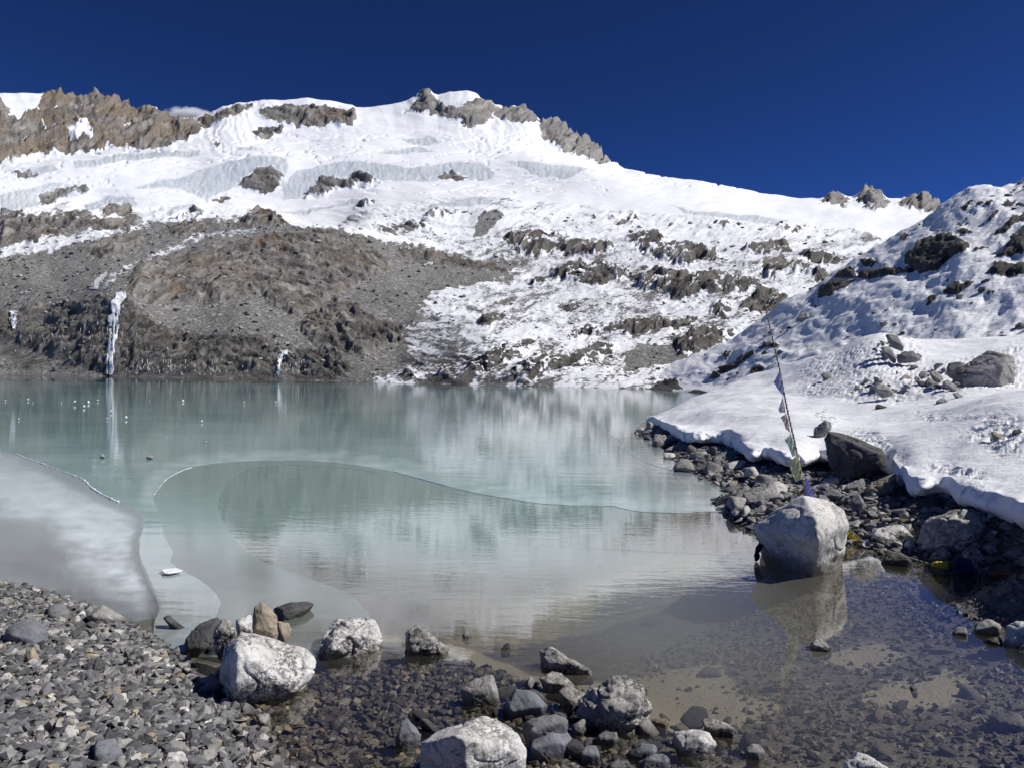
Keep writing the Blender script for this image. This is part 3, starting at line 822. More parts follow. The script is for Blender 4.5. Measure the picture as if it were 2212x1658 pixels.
# ---------------------------------------------------------------- the hill on the right bank
H_FOOT = [(1200, 150), (1330, 140), (1400, 130), (1470, 112), (1530, 90), (1620, 70), (1700, 58), (1900, 44), (2212, 38), (3000, 30)]
H_CREST = [(1200, 836), (1290, 836), (1330, 828), (1400, 803), (1440, 790), (1500, 772), (1545, 748), (1580, 733), (1640, 690), (1690, 655), (1730, 640), (1765, 618), (1800, 590), (1830, 572), (1860, 556), (1900, 535), (1930, 515), (1955, 502), (1985, 482), (2020, 462), (2050, 438), (2070, 425), (2095, 414), (2130, 410), (2158, 410), (2175, 402), (2200, 394), (2212, 390), (2300, 360), (2450, 320), (3000, 230)]
H_CD = [(1200, 165), (1330, 165), (1500, 158), (1700, 150), (1900, 142), (2100, 132), (2300, 124), (3000, 110)]
_cr = line_pts(fl(H_CREST, H_CD)); _ft = line_pts([(x, None, d, 0.0) for x, d in H_FOOT])
def h_mid(t, lift):
    out = []
    for x in range(1200, 3001, 40):
        D = ray(x, 829.0); a = math.atan2(D.x, D.y)
        d0 = np.interp(a, _ft[:, 0], _ft[:, 1]); d1 = np.interp(a, _cr[:, 0], _cr[:, 1]); z1 = np.interp(a, _cr[:, 0], _cr[:, 2])
        out.append((x, None, d0 + (d1 - d0) * t, z1 * (t + lift)))
    return out
H_LINES = [[(x, None, d - 4, -2.5) for x, d in H_FOOT], [(x, None, d, -0.15) for x, d in H_FOOT], h_mid(0.18, -0.05), h_mid(0.5, 0.0), h_mid(0.8, 0.03), fl(H_CREST, H_CD)]
H_LINES += [[(x, None, float(np.interp(x, [p[0] for p in H_CD], [p[1] for p in H_CD])) + 25, (CAMH + ray(x, y).z * float(np.interp(x, [p[0] for p in H_CD], [p[1] for p in H_CD]))) - 8) for x, y in H_CREST]]
s0 = math.tan(_ft[0, 0]) + 0.0
az_h = np.arctan(np.linspace(0.07, 0.98, 440))
rows_h = [3, 34, 80, 80, 56, 5]
dh, zh = loft(H_LINES, az_h, rows_h, [3, 3, 6, 6, 6, 1, 3])
Ph = cart(az_h, dh, zh); hx, hy = project(Ph)
NRH, NCH = dh.shape
ha = fbm(hx / 60, hy / 40, 4, 101); hb = fbm(hx / 60 + 5, hy / 40, 4, 103); hc = fbm(hx / 13, hy / 9, 3, 105); hd = fbm(hx / 13 + 4, hy / 9, 3, 107)
ox = hx + 12 * ha + 5 * hc; oy = hy + 9 * hb + 4 * hd
H_ROCK = [
    K3((1540,560),(1570,500),(1640,450),(1700,420),(1790,400),(1880,440),(1920,470),(1880,540),(1790,550),(1720,600),(1620,625),(1590,580)),
    K3((1160,660),(1180,610),(1260,590),(1290,650),(1200,655)), K3((1290,620),(1330,590),(1420,600),(1500,590),(1590,580),(1600,600),(1480,630),(1340,660),(1290,650)),
    K3((1290,550),(1380,540),(1400,560),(1330,575)), K3((1060,770),(1080,730),(1200,670),(1290,655),(1240,700),(1140,760)),
    K3((1995,630),(2080,570),(2230,550),(2230,630),(2090,650)), K3((2020,545),(2100,480),(2230,370),(2230,500),(2080,530)), K3((2040,430),(2100,380),(2230,270),(2230,330),(2120,420)),
    K3((2080,270),(2130,240),(2200,225),(2160,270)), K3((1515,450),(1550,420),(1590,425),(1540,455)), K3((1850,280),(1900,240),(1930,250),(1880,275)), K3((1980,265),(2020,240),(2040,250),(2000,272)),
    K3((1660,800),(1700,760),(1760,745),(1740,770),(1680,810)), K3((1755,710),(1800,680),(1840,675),(1945,685),(1920,710),(1840,745),(1780,740)),
    K3((480,1215),(490,1180),(560,1130),(650,1070),(730,1060),(720,1090),(600,1160),(520,1200)), K3((740,1050),(770,1010),(850,1000),(870,1020),(790,1040)), K3((550,1080),(570,1040),(600,1050),(580,1080)),
    K3((680,1200),(720,1165),(790,1150),(780,1170),(710,1205)), K3((120,1265),(150,1230),(300,1210),(320,1255),(250,1275),(130,1290)), K3((310,1285),(380,1265),(500,1290),(460,1310)),
    K3((1840,380),(1880,365),(1940,380),(1900,400)), K3((1930,490),(2010,455),(2020,465),(1950,500)), K3((2000,320),(2060,290),(2080,300),(2020,330)),
    K3((1770,660),(1810,645),(1810,655),(1775,668)), K3((1460,920),(1480,900),(1500,910),(1490,925)), K3((1990,740),(2040,725),(2050,735),(2000,748)), K3((1430,840),(1470,825),(1470,840),(1440,848)),
]
hrock = np.zeros_like(hx); hlift = np.zeros_like(hx)
for poly in H_ROCK:
    s = sdf(poly, ox, oy, 40.0); k = sstep(-1.5, 3.0, s)
    ys = [p[1] for p in poly]; t = np.clip((hy - min(ys)) / (max(ys) - min(ys) + 1e-6), 0, 1)
    hrock = np.maximum(hrock, k); hlift = np.maximum(hlift, 11 * sstep(-2, 9, s) * (0.25 + 0.75 * t))
c2, s2 = math.cos(math.radians(-28)), math.sin(math.radians(-28))
wx2 = hx * c2 + hy * s2 + 20 * ha; wy2 = -hx * s2 + hy * c2 + 12 * hb
hrel = 14 * fbm(hx / 130, hy / 75, 3, 111) + 6.5 * (ridged(wx2 / 120, wy2 / 30, 3, 113) - 0.55) + 2.4 * fbm(wx2 / 34, wy2 / 11, 3, 115) + 0.9 * fbm(wx2 / 11, wy2 / 5, 2, 118)
hrel += hlift + hrock * (ridged(hx / 18, hy / 14, 4, 117, 0.6) - 0.5) * 12
hi_ = np.arange(NRH)[:, None]
cf = 1 - 0.8 * np.clip(1 - np.abs(hi_ - sum(rows_h[:5])) / 10.0, 0, 1)
zh2 = zh + hrel * (dh / FOC) * cf * sstep(0.0, 2.0, zh)
Ph2 = cart(az_h, dh, zh2); nh = normal_z(Ph2)[..., 2]
hsnow = 0.70 + 0.10 * fbm(wx2 / 40, wy2 / 14, 4, 119) + (nh - 0.8) * 0.35
specks = sstep(0.36, 0.5, fbm(hx / 9, hy / 6, 3, 121)) * sstep(0.0, 0.35, fbm(hx / 90, hy / 50, 2, 123))
hsnow -= 0.3 * specks
hsnow = hsnow * (1 - hrock) + hrock * (0.20 + 0.25 * (nh - 0.75) + 0.12 * hc)
meh = mesh_np('hill', Ph2.reshape(-1, 3), grid_faces(NRH, NCH))
one = np.ones(NRH * NCH)
attr_col(meh, 'cover', np.stack([np.clip(flat(hsnow), 0, 1), one * 0, one * 0, one], -1))
link('hill', meh, M_HILL, kind='structure')
# ---------------------------------------------------------------- snow bank, lake bed and beach
N_LIP = [(1395, 908, 24.5), (1415, 912, 22.5), (1440, 928, 19.5), (1470, 945, 17.0), (1500, 962, 15.2), (1525, 958, 14.6), (1560, 950, 14.4), (1585, 965, 13.2), (1605, 985, 12.3), (1622, 1003, 11.6), (1640, 985, 11.4), (1660, 985, 11.1), (1690, 1008, 10.4), (1715, 1010, 10.1), (1740, 1003, 9.9), (1775, 992, 9.9), (1795, 985, 10.1), (1815, 1015, 9.5), (1840, 1022, 9.3), (1870, 1012, 9.2), (1900, 1008, 9.1), (1935, 1012, 8.9), (1945, 1045, 8.4), (1965, 1065, 8.0), (1990, 1072, 7.8), (2020, 1063, 7.8), (2050, 1062, 7.7), (2075, 1085, 7.3), (2110, 1098, 7.1), (2150, 1104, 7.0), (2180, 1118, 6.8), (2212, 1140, 6.6), (2300, 1170, 6.3), (2700, 1260, 5.6)]
N_LIP = [(x, y, 1.34 * FOC / (y - (797.0 + 0.0165 * x))) for x, y, d in N_LIP]      # snow edge about 0.26 m above the water
N_MID = [(1395, 906, 25.0), (1440, 912, 22.5), (1500, 922, 19.5), (1560, 915, 18.5), (1620, 915, 17), (1700, 925, 15.5), (1780, 925, 15.0), (1850, 930, 14.2), (1920, 930, 13.6), (2000, 930, 12.8), (2100, 935, 11.8), (2212, 960, 10.3), (2700, 1040, 8.6)]
N_HUM = [(1395, 905, 25.4), (1440, 900, 24.2), (1500, 885, 23), (1560, 875, 22), (1620, 872, 21), (1700, 882, 18.5), (1780, 898, 17.2), (1850, 902, 16.4), (1920, 897, 15.9), (2000, 887, 15.3), (2060, 875, 14.9), (2120, 862, 14.2), (2212, 846, 14.0), (2700, 800, 13)]
N_DIP = [(1395, 904, 25.8), (1440, 893, 26), (1500, 870, 26.5), (1560, 858, 26), (1620, 850, 25), (1700, 852, 23), (1780, 862, 20.5), (1850, 868, 19.0), (1920, 866, 18.5), (2000, 862, 18.0), (2060, 860, 17.6), (2120, 860, 17.4), (2212, 852, 17.4), (2700, 805, 16.5)]
N_TOP = [(1395, 903, 26.2), (1430, 893, 27.5), (1470, 873, 29), (1530, 847, 31), (1580, 828, 31), (1620, 814, 31), (1700, 788, 30), (1760, 768, 29), (1800, 757, 28.5), (1830, 745, 28), (1855, 732, 27.5), (1880, 724, 27.5), (1905, 720, 27.5), (1930, 724, 27.5), (1960, 731, 27.5), (2000, 738, 27.5), (2050, 734, 27.5), (2120, 726, 27.5), (2212, 723, 27.5), (2700, 700, 26)]
def zof(L):
    return [(x, None, d, CAMH + ray(x, y).z * d) for x, y, d in L]
def shift(L, dd, dz):
    return [(x, None, max(d + dd, 1.0), CAMH + ray(x, y).z * d + dz) for x, y, d in L]
N_LINES = [shift(N_LIP, 0.34, -0.05), shift(N_LIP, 0.08, 0.0), shift(N_LIP, 0.0, 0.07), shift(N_LIP, 0.16, 0.17), shift(N_MID, 0, 0), zof(N_HUM), zof(N_DIP), zof(N_TOP), shift(N_TOP, 1.5, -0.15), shift(N_TOP, 22, -2.0)]
az_n = np.arctan(np.linspace(math.tan(line_pts(zof(N_TOP))[0, 0]) + 0.002, 0.93, 500))
rows_n = [6, 7, 10, 50, 70, 46, 80, 10, 8]

def loft_free(lines, az, rows, smooth):
    """like loft but lets a line fold back under the one before it (the snow lip)"""
    D = []; Z = []
    for L, sm in zip(lines, smooth):
        A = line_pts(L)
        D.append(smooth_cols(np.interp(az, A[:, 0], A[:, 1]), sm)); Z.append(smooth_cols(np.interp(az, A[:, 0], A[:, 2]), sm))
    D = np.array(D); Z = np.array(Z)
    def catmull(A, k, t):
        p1, p2 = A[k], A[k + 1]; p0 = A[max(k - 1, 0)]; p3 = A[min(k + 2, len(A) - 1)]
        m1, m2 = 0.5 * (p2 - p0), 0.5 * (p3 - p1)
        lim = 1.5 * np.abs(p2 - p1); m1 = np.clip(m1, -lim, lim); m2 = np.clip(m2, -lim, lim)
        return (2 * t**3 - 3 * t**2 + 1) * p1 + (t**3 - 2 * t**2 + t) * m1 + (-2 * t**3 + 3 * t**2) * p2 + (t**3 - t**2) * m2
    dd = []; zz = []
    for k in range(len(D) - 1):
        t = np.linspace(0, 1, rows[k], endpoint=(k == len(D) - 2))[:, None]
        dd.append(catmull(D, k, t)); zz.append(catmull(Z, k, t))
    return np.concatenate(dd), np.concatenate(zz)
dn, zn = loft_free(N_LINES, az_n, rows_n, [8, 8, 8, 9, 12, 12, 12, 6, 6, 10])
Pn = cart(az_n, dn, zn); nx_, ny_ = project(Pn)
NRN, NCN = dn.shape
CUPS = [K3((950,1200),(1060,1060),(1180,1060),(1380,1000),(1420,930),(1540,940),(1680,1060),(1620,1130),(1780,1130),(2211,1000),(2211,1250),(1900,1290),(1700,1310),(1500,1330),(1230,1330),(1000,1290)),
        K3((1250,1490),(1400,1490),(1470,1560),(1440,1600),(1300,1540)), K6((1640,560),(1720,540),(1990,600),(2000,640),(1760,640)), K6((1900,660),(2000,690),(1990,740),(1900,700)),
        K3((1870,1540),(2000,1450),(2211,1440),(2211,1600),(2080,1620),(1980,1540)), K6((1620,280),(1800,290),(1930,350),(1700,330)), K3((1060,1420),(1110,1370),(1200,1440),(1110,1460)), K6((1380,540),(1520,540),(1520,590),(1400,600))]
cup = np.zeros_like(nx_)
nwa = fbm(nx_ / 30, ny_ / 20, 3, 131)
for poly in CUPS:
    cup = np.maximum(cup, sstep(-12, 14, sdf(poly, nx_ + 16 * nwa, ny_ + 10 * nwa, 40.0)))
body = sstep(0.0, 0.5, (np.arange(NRN)[:, None] - 20) / 40.0) * np.ones((1, NCN))
X, Y = Pn[..., 0], Pn[..., 1]
pit = -np.abs(n2(X * 6.0, Y * 4.2, 133)) - 0.6 * np.abs(n2(X * 13.0, Y * 9.0, 134))
zadd = body * (0.19 * fbm(X / 2.6, Y / 3.4, 3, 135) + 0.028 * fbm(X * 1.3, Y * 0.9, 3, 137) + 0.085 * cup * (pit + 0.35))
zadd += (1 - body) * 0.03 * fbm(X * 2.5, Y * 2.5, 3, 138)
lipw = 1 - sstep(0.0, 1.0, (np.arange(NRN)[:, None] - 10) / 40.0)
dn = dn + lipw * (0.24 * fbm(X * 2.3, Y * 1.6, 4, 139) + 0.30 * fbm(X * 0.6 + 4, Y * 0.4, 2, 140)) * np.clip(dn / 9.0, 0.6, 1.6)
zadd += lipw * 0.09 * fbm(X * 1.6, Y * 1.6, 4, 142)
Pn2 = cart(az_n, dn, zn + zadd)
men = mesh_np('snow_bank', Pn2.reshape(-1, 3), grid_faces(NRN, NCN))
attr_f(men, 'cup', flat(cup))
link('snow_bank', men, M_SNOW, kind='structure')

# lake bed and beach: one thin-plate surface through measured points, in (azimuth, ln distance)
WATERLINE_L = [(-700, 1215), (-300, 1235), (0, 1262), (100, 1285), (190, 1312), (265, 1345), (330, 1375), (395, 1425), (432, 1485), (495, 1535), (550, 1580), (600, 1660), (640, 1800), (660, 2100)]
WATERLINE_R = [(1372, 936), (1415, 962), (1450, 985), (1480, 1010), (1535, 1040), (1540, 1092), (1590, 1125), (1650, 1160), (1760, 1175), (1850, 1172), (1930, 1205), (1990, 1213), (2090, 1228), (2212, 1246), (2330, 1290), (2700, 1400)]
CP = []
def cp_level(x, y, z):
    p = on_level(x, y, 0.0); CP.append((math.atan2(p.x, p.y), math.log(math.hypot(p.x, p.y)), z))
def cp_solid(x, y, d, dz):
    p = at(x, y, d); CP.append((math.atan2(p.x, p.y), math.log(d), p.z + dz))
for x, y in WATERLINE_L + WATERLINE_R: cp_level(x, y, 0.0)
for x, y, z in [(0, 1400, .09), (0, 1658, .15), (300, 1658, .11), (200, 1460, .07), (380, 1560, .05), (-300, 1400, .12), (-300, 1700, .2), (0, 2200, .24), (500, 2400, .12), (-600, 2600, .35),
                (700, 1500, -.05), (800, 1600, -.045), (900, 1450, -.055), (750, 1440, -.08), (650, 1400, -.09), (1000, 1560, -.035), (1100, 1640, -.02), (1300, 1640, -.02), (1200, 1500, -.06), (1400, 1560, -.08), (700, 1640, -.035), (1500, 1640, -.05),
                (1800, 1640, -.08), (2100, 1640, -.06), (1900, 1550, -.13), (2150, 1500, -.10), (2170, 1370, -.02), (1800, 1400, -.20), (1650, 1300, -.26), (1450, 1420, -.30), (1300, 1450, -.20), (1250, 1350, -.35),
                (1100, 1380, -.20), (950, 1340, -.16), (700, 1330, -.12), (500, 1310, -.12), (1000, 1250, -.5), (1300, 1250, -.5), (700, 1200, -.6), (400, 1300, -.10), (300, 1250, -.16), (100, 1200, -.2), (150, 1240, -.09),
                (0, 1230, -.06), (1000, 1100, -1), (500, 1100, -1), (100, 1050, -.9), (1450, 1100, -.5), (1500, 1180, -.4), (1600, 1230, -.3), (1850, 1230, -.12), (2050, 1270, -.10), (1480, 1060, -.3), (1400, 980, -.5), (1250, 950, -1),
                (0, 950, -1.6), (600, 950, -2.2), (1000, 900, -2.6), (1200, 900, -2.2), (-600, 950, -1.5), (-600, 1100, -.7), (500, 1420, -.06), (560, 1480, -.05), (2500, 1500, -.06), (2600, 1800, .05), (1600, 2000, .0), (1100, 2200, .0), (2000, 2400, .08), (350, 860, -3), (1300, 870, -3), (-500, 860, -3)]:
    cp_level(x, y, z)
for x, y, d in N_LIP[::2]: cp_solid(x, y, d + 0.3, -0.16)
for x, y, d in N_MID[::2]: cp_solid(x, y, d, -0.45)
for x, y, d in N_HUM[::3]: cp_solid(x, y, d, -0.55)
for x, y, d in N_TOP[::3]: cp_solid(x, y, d, -0.8)
for a_ in (0.70, 0.82, 0.95):
    for d_, z_ in ((2.5, 0.0), (4.0, 0.06), (6.0, 0.12), (9.0, 0.35), (14.0, 0.6), (25.0, 1.6), (44.0, 1.0)): CP.append((a_, math.log(d_), z_))
for a_ in (-0.95, -0.80):
    for d_, z_ in ((2.5, 0.25), (5.0, 0.15), (9.0, -0.1), (20.0, -1.2), (44.0, -2.5)): CP.append((a_, math.log(d_), z_))
CP = np.array(CP)
def _tps(r2):
    return 0.5 * r2 * np.log(r2 + 1e-12)
def solve_tps(cp):
    n = len(cp)
    d2 = (cp[:, None, 0] - cp[None, :, 0]) ** 2 + (cp[:, None, 1] - cp[None, :, 1]) ** 2
    A = np.zeros((n + 3, n + 3)); A[:n, :n] = _tps(d2) + np.eye(n) * 2e-4
    A[:n, n] = 1; A[:n, n + 1:] = cp[:, :2]; A[n:, :n] = A[:n, n:].T
    return np.linalg.solve(A, np.concatenate([cp[:, 2], np.zeros(3)]))
_w = solve_tps(CP)
def bed(az, ld):
    sh = az.shape; a = az.ravel(); l = ld.ravel()
    out = np.zeros(a.size)
    for i in range(0, a.size, 40000):
        d2 = (a[i:i + 40000, None] - CP[None, :, 0]) ** 2 + (l[i:i + 40000, None] - CP[None, :, 1]) ** 2
        out[i:i + 40000] = _tps(d2) @ _w[:-3]
    return (out + _w[-3] + _w[-2] * a + _w[-1] * l).reshape(sh)
az_g = np.linspace(-0.95, 0.95, 360)
ld_g = np.linspace(math.log(0.8), math.log(45.0), 240)
AG, LG = np.meshgrid(az_g, ld_g)
zg = np.clip(bed(AG, LG), -4.0, 3.0)
RG = np.exp(LG)
XG, YG = RG * np.sin(AG), RG * np.cos(AG)
zg0 = zg.copy()
zg = zg + 0.012 * fbm(XG * 3, YG * 3, 4, 141) + 0.03 * fbm(XG * 0.7, YG * 0.7, 3, 143) * sstep(0.02, 0.25, np.abs(zg))
gpx, gpy = project(np.stack([XG, YG, np.minimum(zg, 0.0) * 0 + np.maximum(zg, 0)], -1))
grit = np.ones_like(zg)
SILT = [[(880, 1290), (1200, 1380), (1420, 1330), (1560, 1330), (1620, 1400), (1700, 1450), (1560, 1500), (1420, 1540), (1330, 1490), (1260, 1460), (1150, 1430), (950, 1360), (700, 1320), (500, 1290), (380, 1270), (330, 1190), (500, 1000), (1500, 1000), (1560, 1130), (1450, 1200)],
        [(1900, 1420), (2050, 1400), (2110, 1430), (2050, 1480), (1920, 1470), (1830, 1450)], [(1740, 1340), (1900, 1330), (1980, 1370), (1850, 1390)]]
for poly in SILT:
    s = sdf(poly, gpx + 30 * fbm(gpx / 60, gpy / 30, 3, 147), gpy + 14 * fbm(gpx / 60 + 7, gpy / 30, 3, 149), 60)
    grit = np.minimum(grit, 1 - sstep(-22, 22, s))
meg = mesh_np('ground', np.stack([XG, YG, zg], -1).reshape(-1, 3), grid_faces(*XG.shape))
attr_f(meg, 'grit', flat(grit))
link('ground', meg, M_GROUND, kind='structure')
# ground beyond: the lake floor out to the far shores and the land behind the viewer
rf = np.array([0.0, 0.82, 45.0, 120.0, 1600.0])
me2 = bpy.data.meshes.new('terrain'); bmx = bmesh.new()
ringv = []
for d, zz in ((44.0, -4.6), (400.0, -5.0), (1700.0, -6.0)):
    ringv.append([bmx.verts.new((d * math.sin(a), d * math.cos(a), zz)) for a in np.linspace(0, 2 * math.pi, 64, endpoint=False)])
for i in range(64):
    for k in range(2):
        bmx.faces.new((ringv[k][i], ringv[k][(i + 1) % 64], ringv[k + 1][(i + 1) % 64], ringv[k + 1][i]))
bmx.to_mesh(me2); bmx.free()
attr_f(me2, 'grit', np.ones(len(me2.vertices)))
link('terrain', me2, M_GROUND, kind='structure')
me3 = bpy.data.meshes.new('beach'); bmx = bmesh.new()
aa = np.linspace(0.93, 2 * math.pi - 0.93, 40); rr_ = [0.75, 2.5, 8, 30, 120, 500]
vv = [[bmx.verts.new((d * math.sin(a), d * math.cos(a), 0.10 + 0.012 * d + 0.02 * math.sin(7 * a + d))) for a in aa] for d in rr_]
for k in range(len(rr_) - 1):
    for i in range(len(aa) - 1):
        bmx.faces.new((vv[k][i], vv[k][i + 1], vv[k + 1][i + 1], vv[k + 1][i]))
bmx.to_mesh(me3); bmx.free()
attr_f(me3, 'grit', np.ones(len(me3.vertices)))
link('beach', me3, M_GROUND, kind='structure')

# surface finder for everything that stands on the shore
def grid_bvh(P, nr, nc):
    return BVHTree.FromPolygons([tuple(p) for p in P.reshape(-1, 3)], [tuple(f) for f in grid_faces(nr, nc)])
BV_G = grid_bvh(np.stack([XG, YG, zg], -1), *XG.shape)
BV_N = grid_bvh(Pn2, NRN, NCN)
BV_H = grid_bvh(Ph2, NRH, NCH)
EYE = Vector((0, 0, CAMH))
def hit(x, y, snow=True, far=True):
    D = ray(x, y).normalized()
    best = None
    for bv in ([BV_G] + ([BV_N] if snow else []) + ([BV_H] if far else [])):
        r = bv.ray_cast(EYE, D, 400.0)
        if r[0] is not None and (best is None or r[3] < best[1]): best = (r[0], r[3])
    return best[0] if best else on_level(x, y, 0.0)

# ---------------------------------------------------------------- the lake: open water and ice
def depth_at(Xw, Yw):
    a = np.arctan2(Xw, Yw); l = np.log(np.clip(np.hypot(Xw, Yw), 0.8, 45))
    return np.clip(-bed(a, l), 0, 4)
az_w = np.linspace(-0.95, 0.95, 200); ld_w = np.linspace(math.log(1.2), math.log(330), 240)
AW, LW = np.meshgrid(az_w, ld_w); XW, YW = np.exp(LW) * np.sin(AW), np.exp(LW) * np.cos(AW)
mew = mesh_np('lake_water', np.stack([XW, YW, XW * 0], -1).reshape(-1, 3), grid_faces(*XW.shape))
dw = depth_at(XW, YW)
attr_f(mew, 'depth', flat(dw)); wpx, wpy = project(np.stack([XW, YW, XW * 0], -1))
attr_f(mew, 'ripple', flat(0.25 + 0.75 * sstep(0.04, 0.3, dw)))
link('lake_water', mew, M_WATER, kind='structure')

def ice_sheet(name, poly, z, mat, frost, nc=260, nr=190, dmin=4.0, dmax=330.0, lo=-0.86, hi=0.72):
    """a sheet of ice with the outline 'poly' (frame points on the water), fitted to its edge"""
    a_ = np.linspace(lo, hi, nc)
    t_ = np.linspace(1.0 / dmin, 1.0 / dmax, nr)          # even steps as seen from the shore
    A_, T_ = np.meshgrid(a_, t_)
    Xi, Yi = np.sin(A_) / T_, np.cos(A_) / T_
    fx, fy = project(np.stack([Xi, Yi, Xi * 0], -1))
    poly = [(x + 1.6 * float(n2(np.array([i * 0.37]), np.array([0.5]), 7)[0]), y + 0.9 * float(n2(np.array([i * 0.37]), np.array([9.5]), 8)[0])) for i, (x, y) in enumerate(poly)]
    ins = sdf(poly, fx, fy, 2000.0) > 1.2
    # triangulate inside the outline, in (azimuth, 1 / distance)
    PB = []
    for x, y in poly:
        D = ray(x, y); q = -D.z / CAMH if D.z < 0 else 0.0
        PB.append((math.atan2(D.x, D.y), max(q, 1.0 / dmax) * 5.0))
    nb_ = len(PB)
    IN = np.stack([A_[ins], T_[ins] * 5.0], -1)
    vv_, _e, ff_, _a, _b, _c = delaunay_2d_cdt([Vector(p) for p in PB] + [Vector(p) for p in IN], [(k, (k + 1) % nb_) for k in range(nb_)], [], 1, 1e-6)
    Q = np.array([v[:] for v in vv_]); Q[:, 1] = np.maximum(Q[:, 1] / 5.0, 1.0 / dmax)
    V = np.stack([np.sin(Q[:, 0]) / Q[:, 1], np.cos(Q[:, 0]) / Q[:, 1], np.full(len(Q), z)], -1)
    Fk = np.array([f[:3] for f in ff_])
    a0, a1, a2 = V[Fk[:, 0]], V[Fk[:, 1]], V[Fk[:, 2]]
    ar = (a1[:, 0] - a0[:, 0]) * (a2[:, 1] - a0[:, 1]) - (a1[:, 1] - a0[:, 1]) * (a2[:, 0] - a0[:, 0])
    Fk[ar < 0] = Fk[ar < 0][:, [0, 2, 1]]
    # the edge of the sheet goes down below the water
    E_ = np.concatenate([Fk[:, [0, 1]], Fk[:, [1, 2]], Fk[:, [2, 0]]])
    key = np.sort(E_, 1); _u, inv, cnt = np.unique(key, axis=0, return_inverse=True, return_counts=True)
    Eb = E_[cnt[inv.ravel()] == 1]
    n0 = len(V); low = V.copy(); low[:, 2] = -0.03
    V = np.concatenate([V, low])
    Fk = np.concatenate([Fk, np.stack([Eb[:, 1], Eb[:, 0], Eb[:, 0] + n0], -1), np.stack([Eb[:, 1], Eb[:, 0] + n0, Eb[:, 1] + n0], -1)])
    u, F2 = used_only(V, Fk)
    me = mesh_np(name, V[u], F2, smooth=False)
    attr_f(me, 'depth', depth_at(V[u][:, 0], V[u][:, 1]))
    px_, py_ = project(V[u])
    attr_f(me, 'frost', np.clip(frost(px_, py_, V[u]), 0, 1))
    return link(name, me, mat, kind='structure')

def spline(pts, n=8):
    """rounds a polyline"""
    P = [np.array(p, float) for p in pts]; out = []
    for i in range(len(P) - 1):
        p0, p1, p2, p3 = P[max(i - 1, 0)], P[i], P[i + 1], P[min(i + 2, len(P) - 1)]
        for t in np.linspace(0, 1, n, endpoint=False):
            out.append(tuple(0.5 * (2 * p1 + (p2 - p0) * t + (2 * p0 - 5 * p1 + 4 * p2 - p3) * t * t + (3 * p1 - p0 - 3 * p2 + p3) * t ** 3)))
    return out + [tuple(P[-1])]

B_OUT = spline(K4((1225,1340),(1190,1290),(1110,1220),(1000,1160),(945,1115),(955,1060),(920,1000),(890,910),(870,830),(850,780),(852,740),(900,672),(1000,610),(1120,578),(1300,560),(1550,553),(1800,562),(2000,585),(2200,622)) + K5((440,625),(700,695),(860,733),(1150,782),(1350,802),(1600,806),(1750,835),(1950,845),(2095,838),(2180,838)))
B_IN = spline(K4((1990,1330),(1900,1280),(1750,1220),(1600,1170),(1450,1110),(1350,1050),(1300,990),(1260,930),(1220,860),(1205,800),(1230,720),(1290,640),(1390,590),(1560,578),(1750,583),(1900,592),(2200,640)) + K5((440,645),(700,710),(860,744),(1150,790),(1350,808),(1600,812),(1750,841),(1950,850)))
FAR_EDGE = [(1560, 853), (1420, 843), (1250, 837), (1000, 833), (800, 829), (500, 828), (200, 825), (0, 823), (-900, 806), (-900, 1200)]
L_EDGE = [(-300, 1245), (0, 1275), (120, 1300), (200, 1325), (270, 1352), (330, 1388), (400, 1410), (445, 1385), (462, 1345), (472, 1315)]
C_EDGE = spline([(-900, 800), (-300, 905), (0, 972), (60, 991), (90, 1001), (140, 1020), (180, 1036), (196, 1052), (218, 1066), (250, 1082), (275, 1091), (302, 1108), (310, 1130), (302, 1170), (305, 1210), (328, 1262), (347, 1310), (340, 1335)])
def frost_far(x, y, V):
    arc = np.array(B_OUT)
    s = sdf(B_OUT + [(1560, 1112), (1560, 1300), (470, 1310)], x, y, 80.0)
    band = sstep(-52, -12, s + 10 * fbm(x / 50, y / 14, 3, 150)) * sstep(14.0, 8.0, s) * sstep(940, 985, y) * sstep(1120, 1095, y)
    f = 0.80 * band * (0.55 + 0.45 * fbm(x / 60, y / 12, 3, 151))
    f = np.maximum(f, 0.12 * sstep(1000, 1150, y) * sstep(560, 300, x))
    f = np.maximum(f, 0.17 + 0.16 * fbm(x / 200, y / 12, 4, 153))
    f = np.maximum(f, 0.25 * sstep(1010, 1080, y) * sstep(900, 1200, x))
    return f
ice_sheet('ice_sheet', [(p[0], p[1]) for p in B_OUT] + [(1640, 1105), (1640, 1040), (1460, 985), (1380, 930), (1600, 870)] + FAR_EDGE[:-1] + [(x - 4, y + 2) for x, y in C_EDGE[::2]] + L_EDGE[5:], 0.004, M_ICE, frost_far)
def frost_thin(x, y, V):
    return 0.10 + 0.08 * fbm(x / 40, y / 16, 3, 155)
B1 = [p for p in B_OUT if p[0] < 840 or p[1] > 1200]; B2 = [p for p in B_IN if p[0] < 830]
ice_sheet('thin_ice', [(430, 1420), (470, 1320)] + [(700 + (x - 700) * 1.02, 1150 + (y - 1150) * 1.035) for x, y in B1] + [(880, 1018)] + list(reversed(B2))[:-2] + [(800, 1330), (760, 1420)], 0.002, M_THIN, frost_thin)
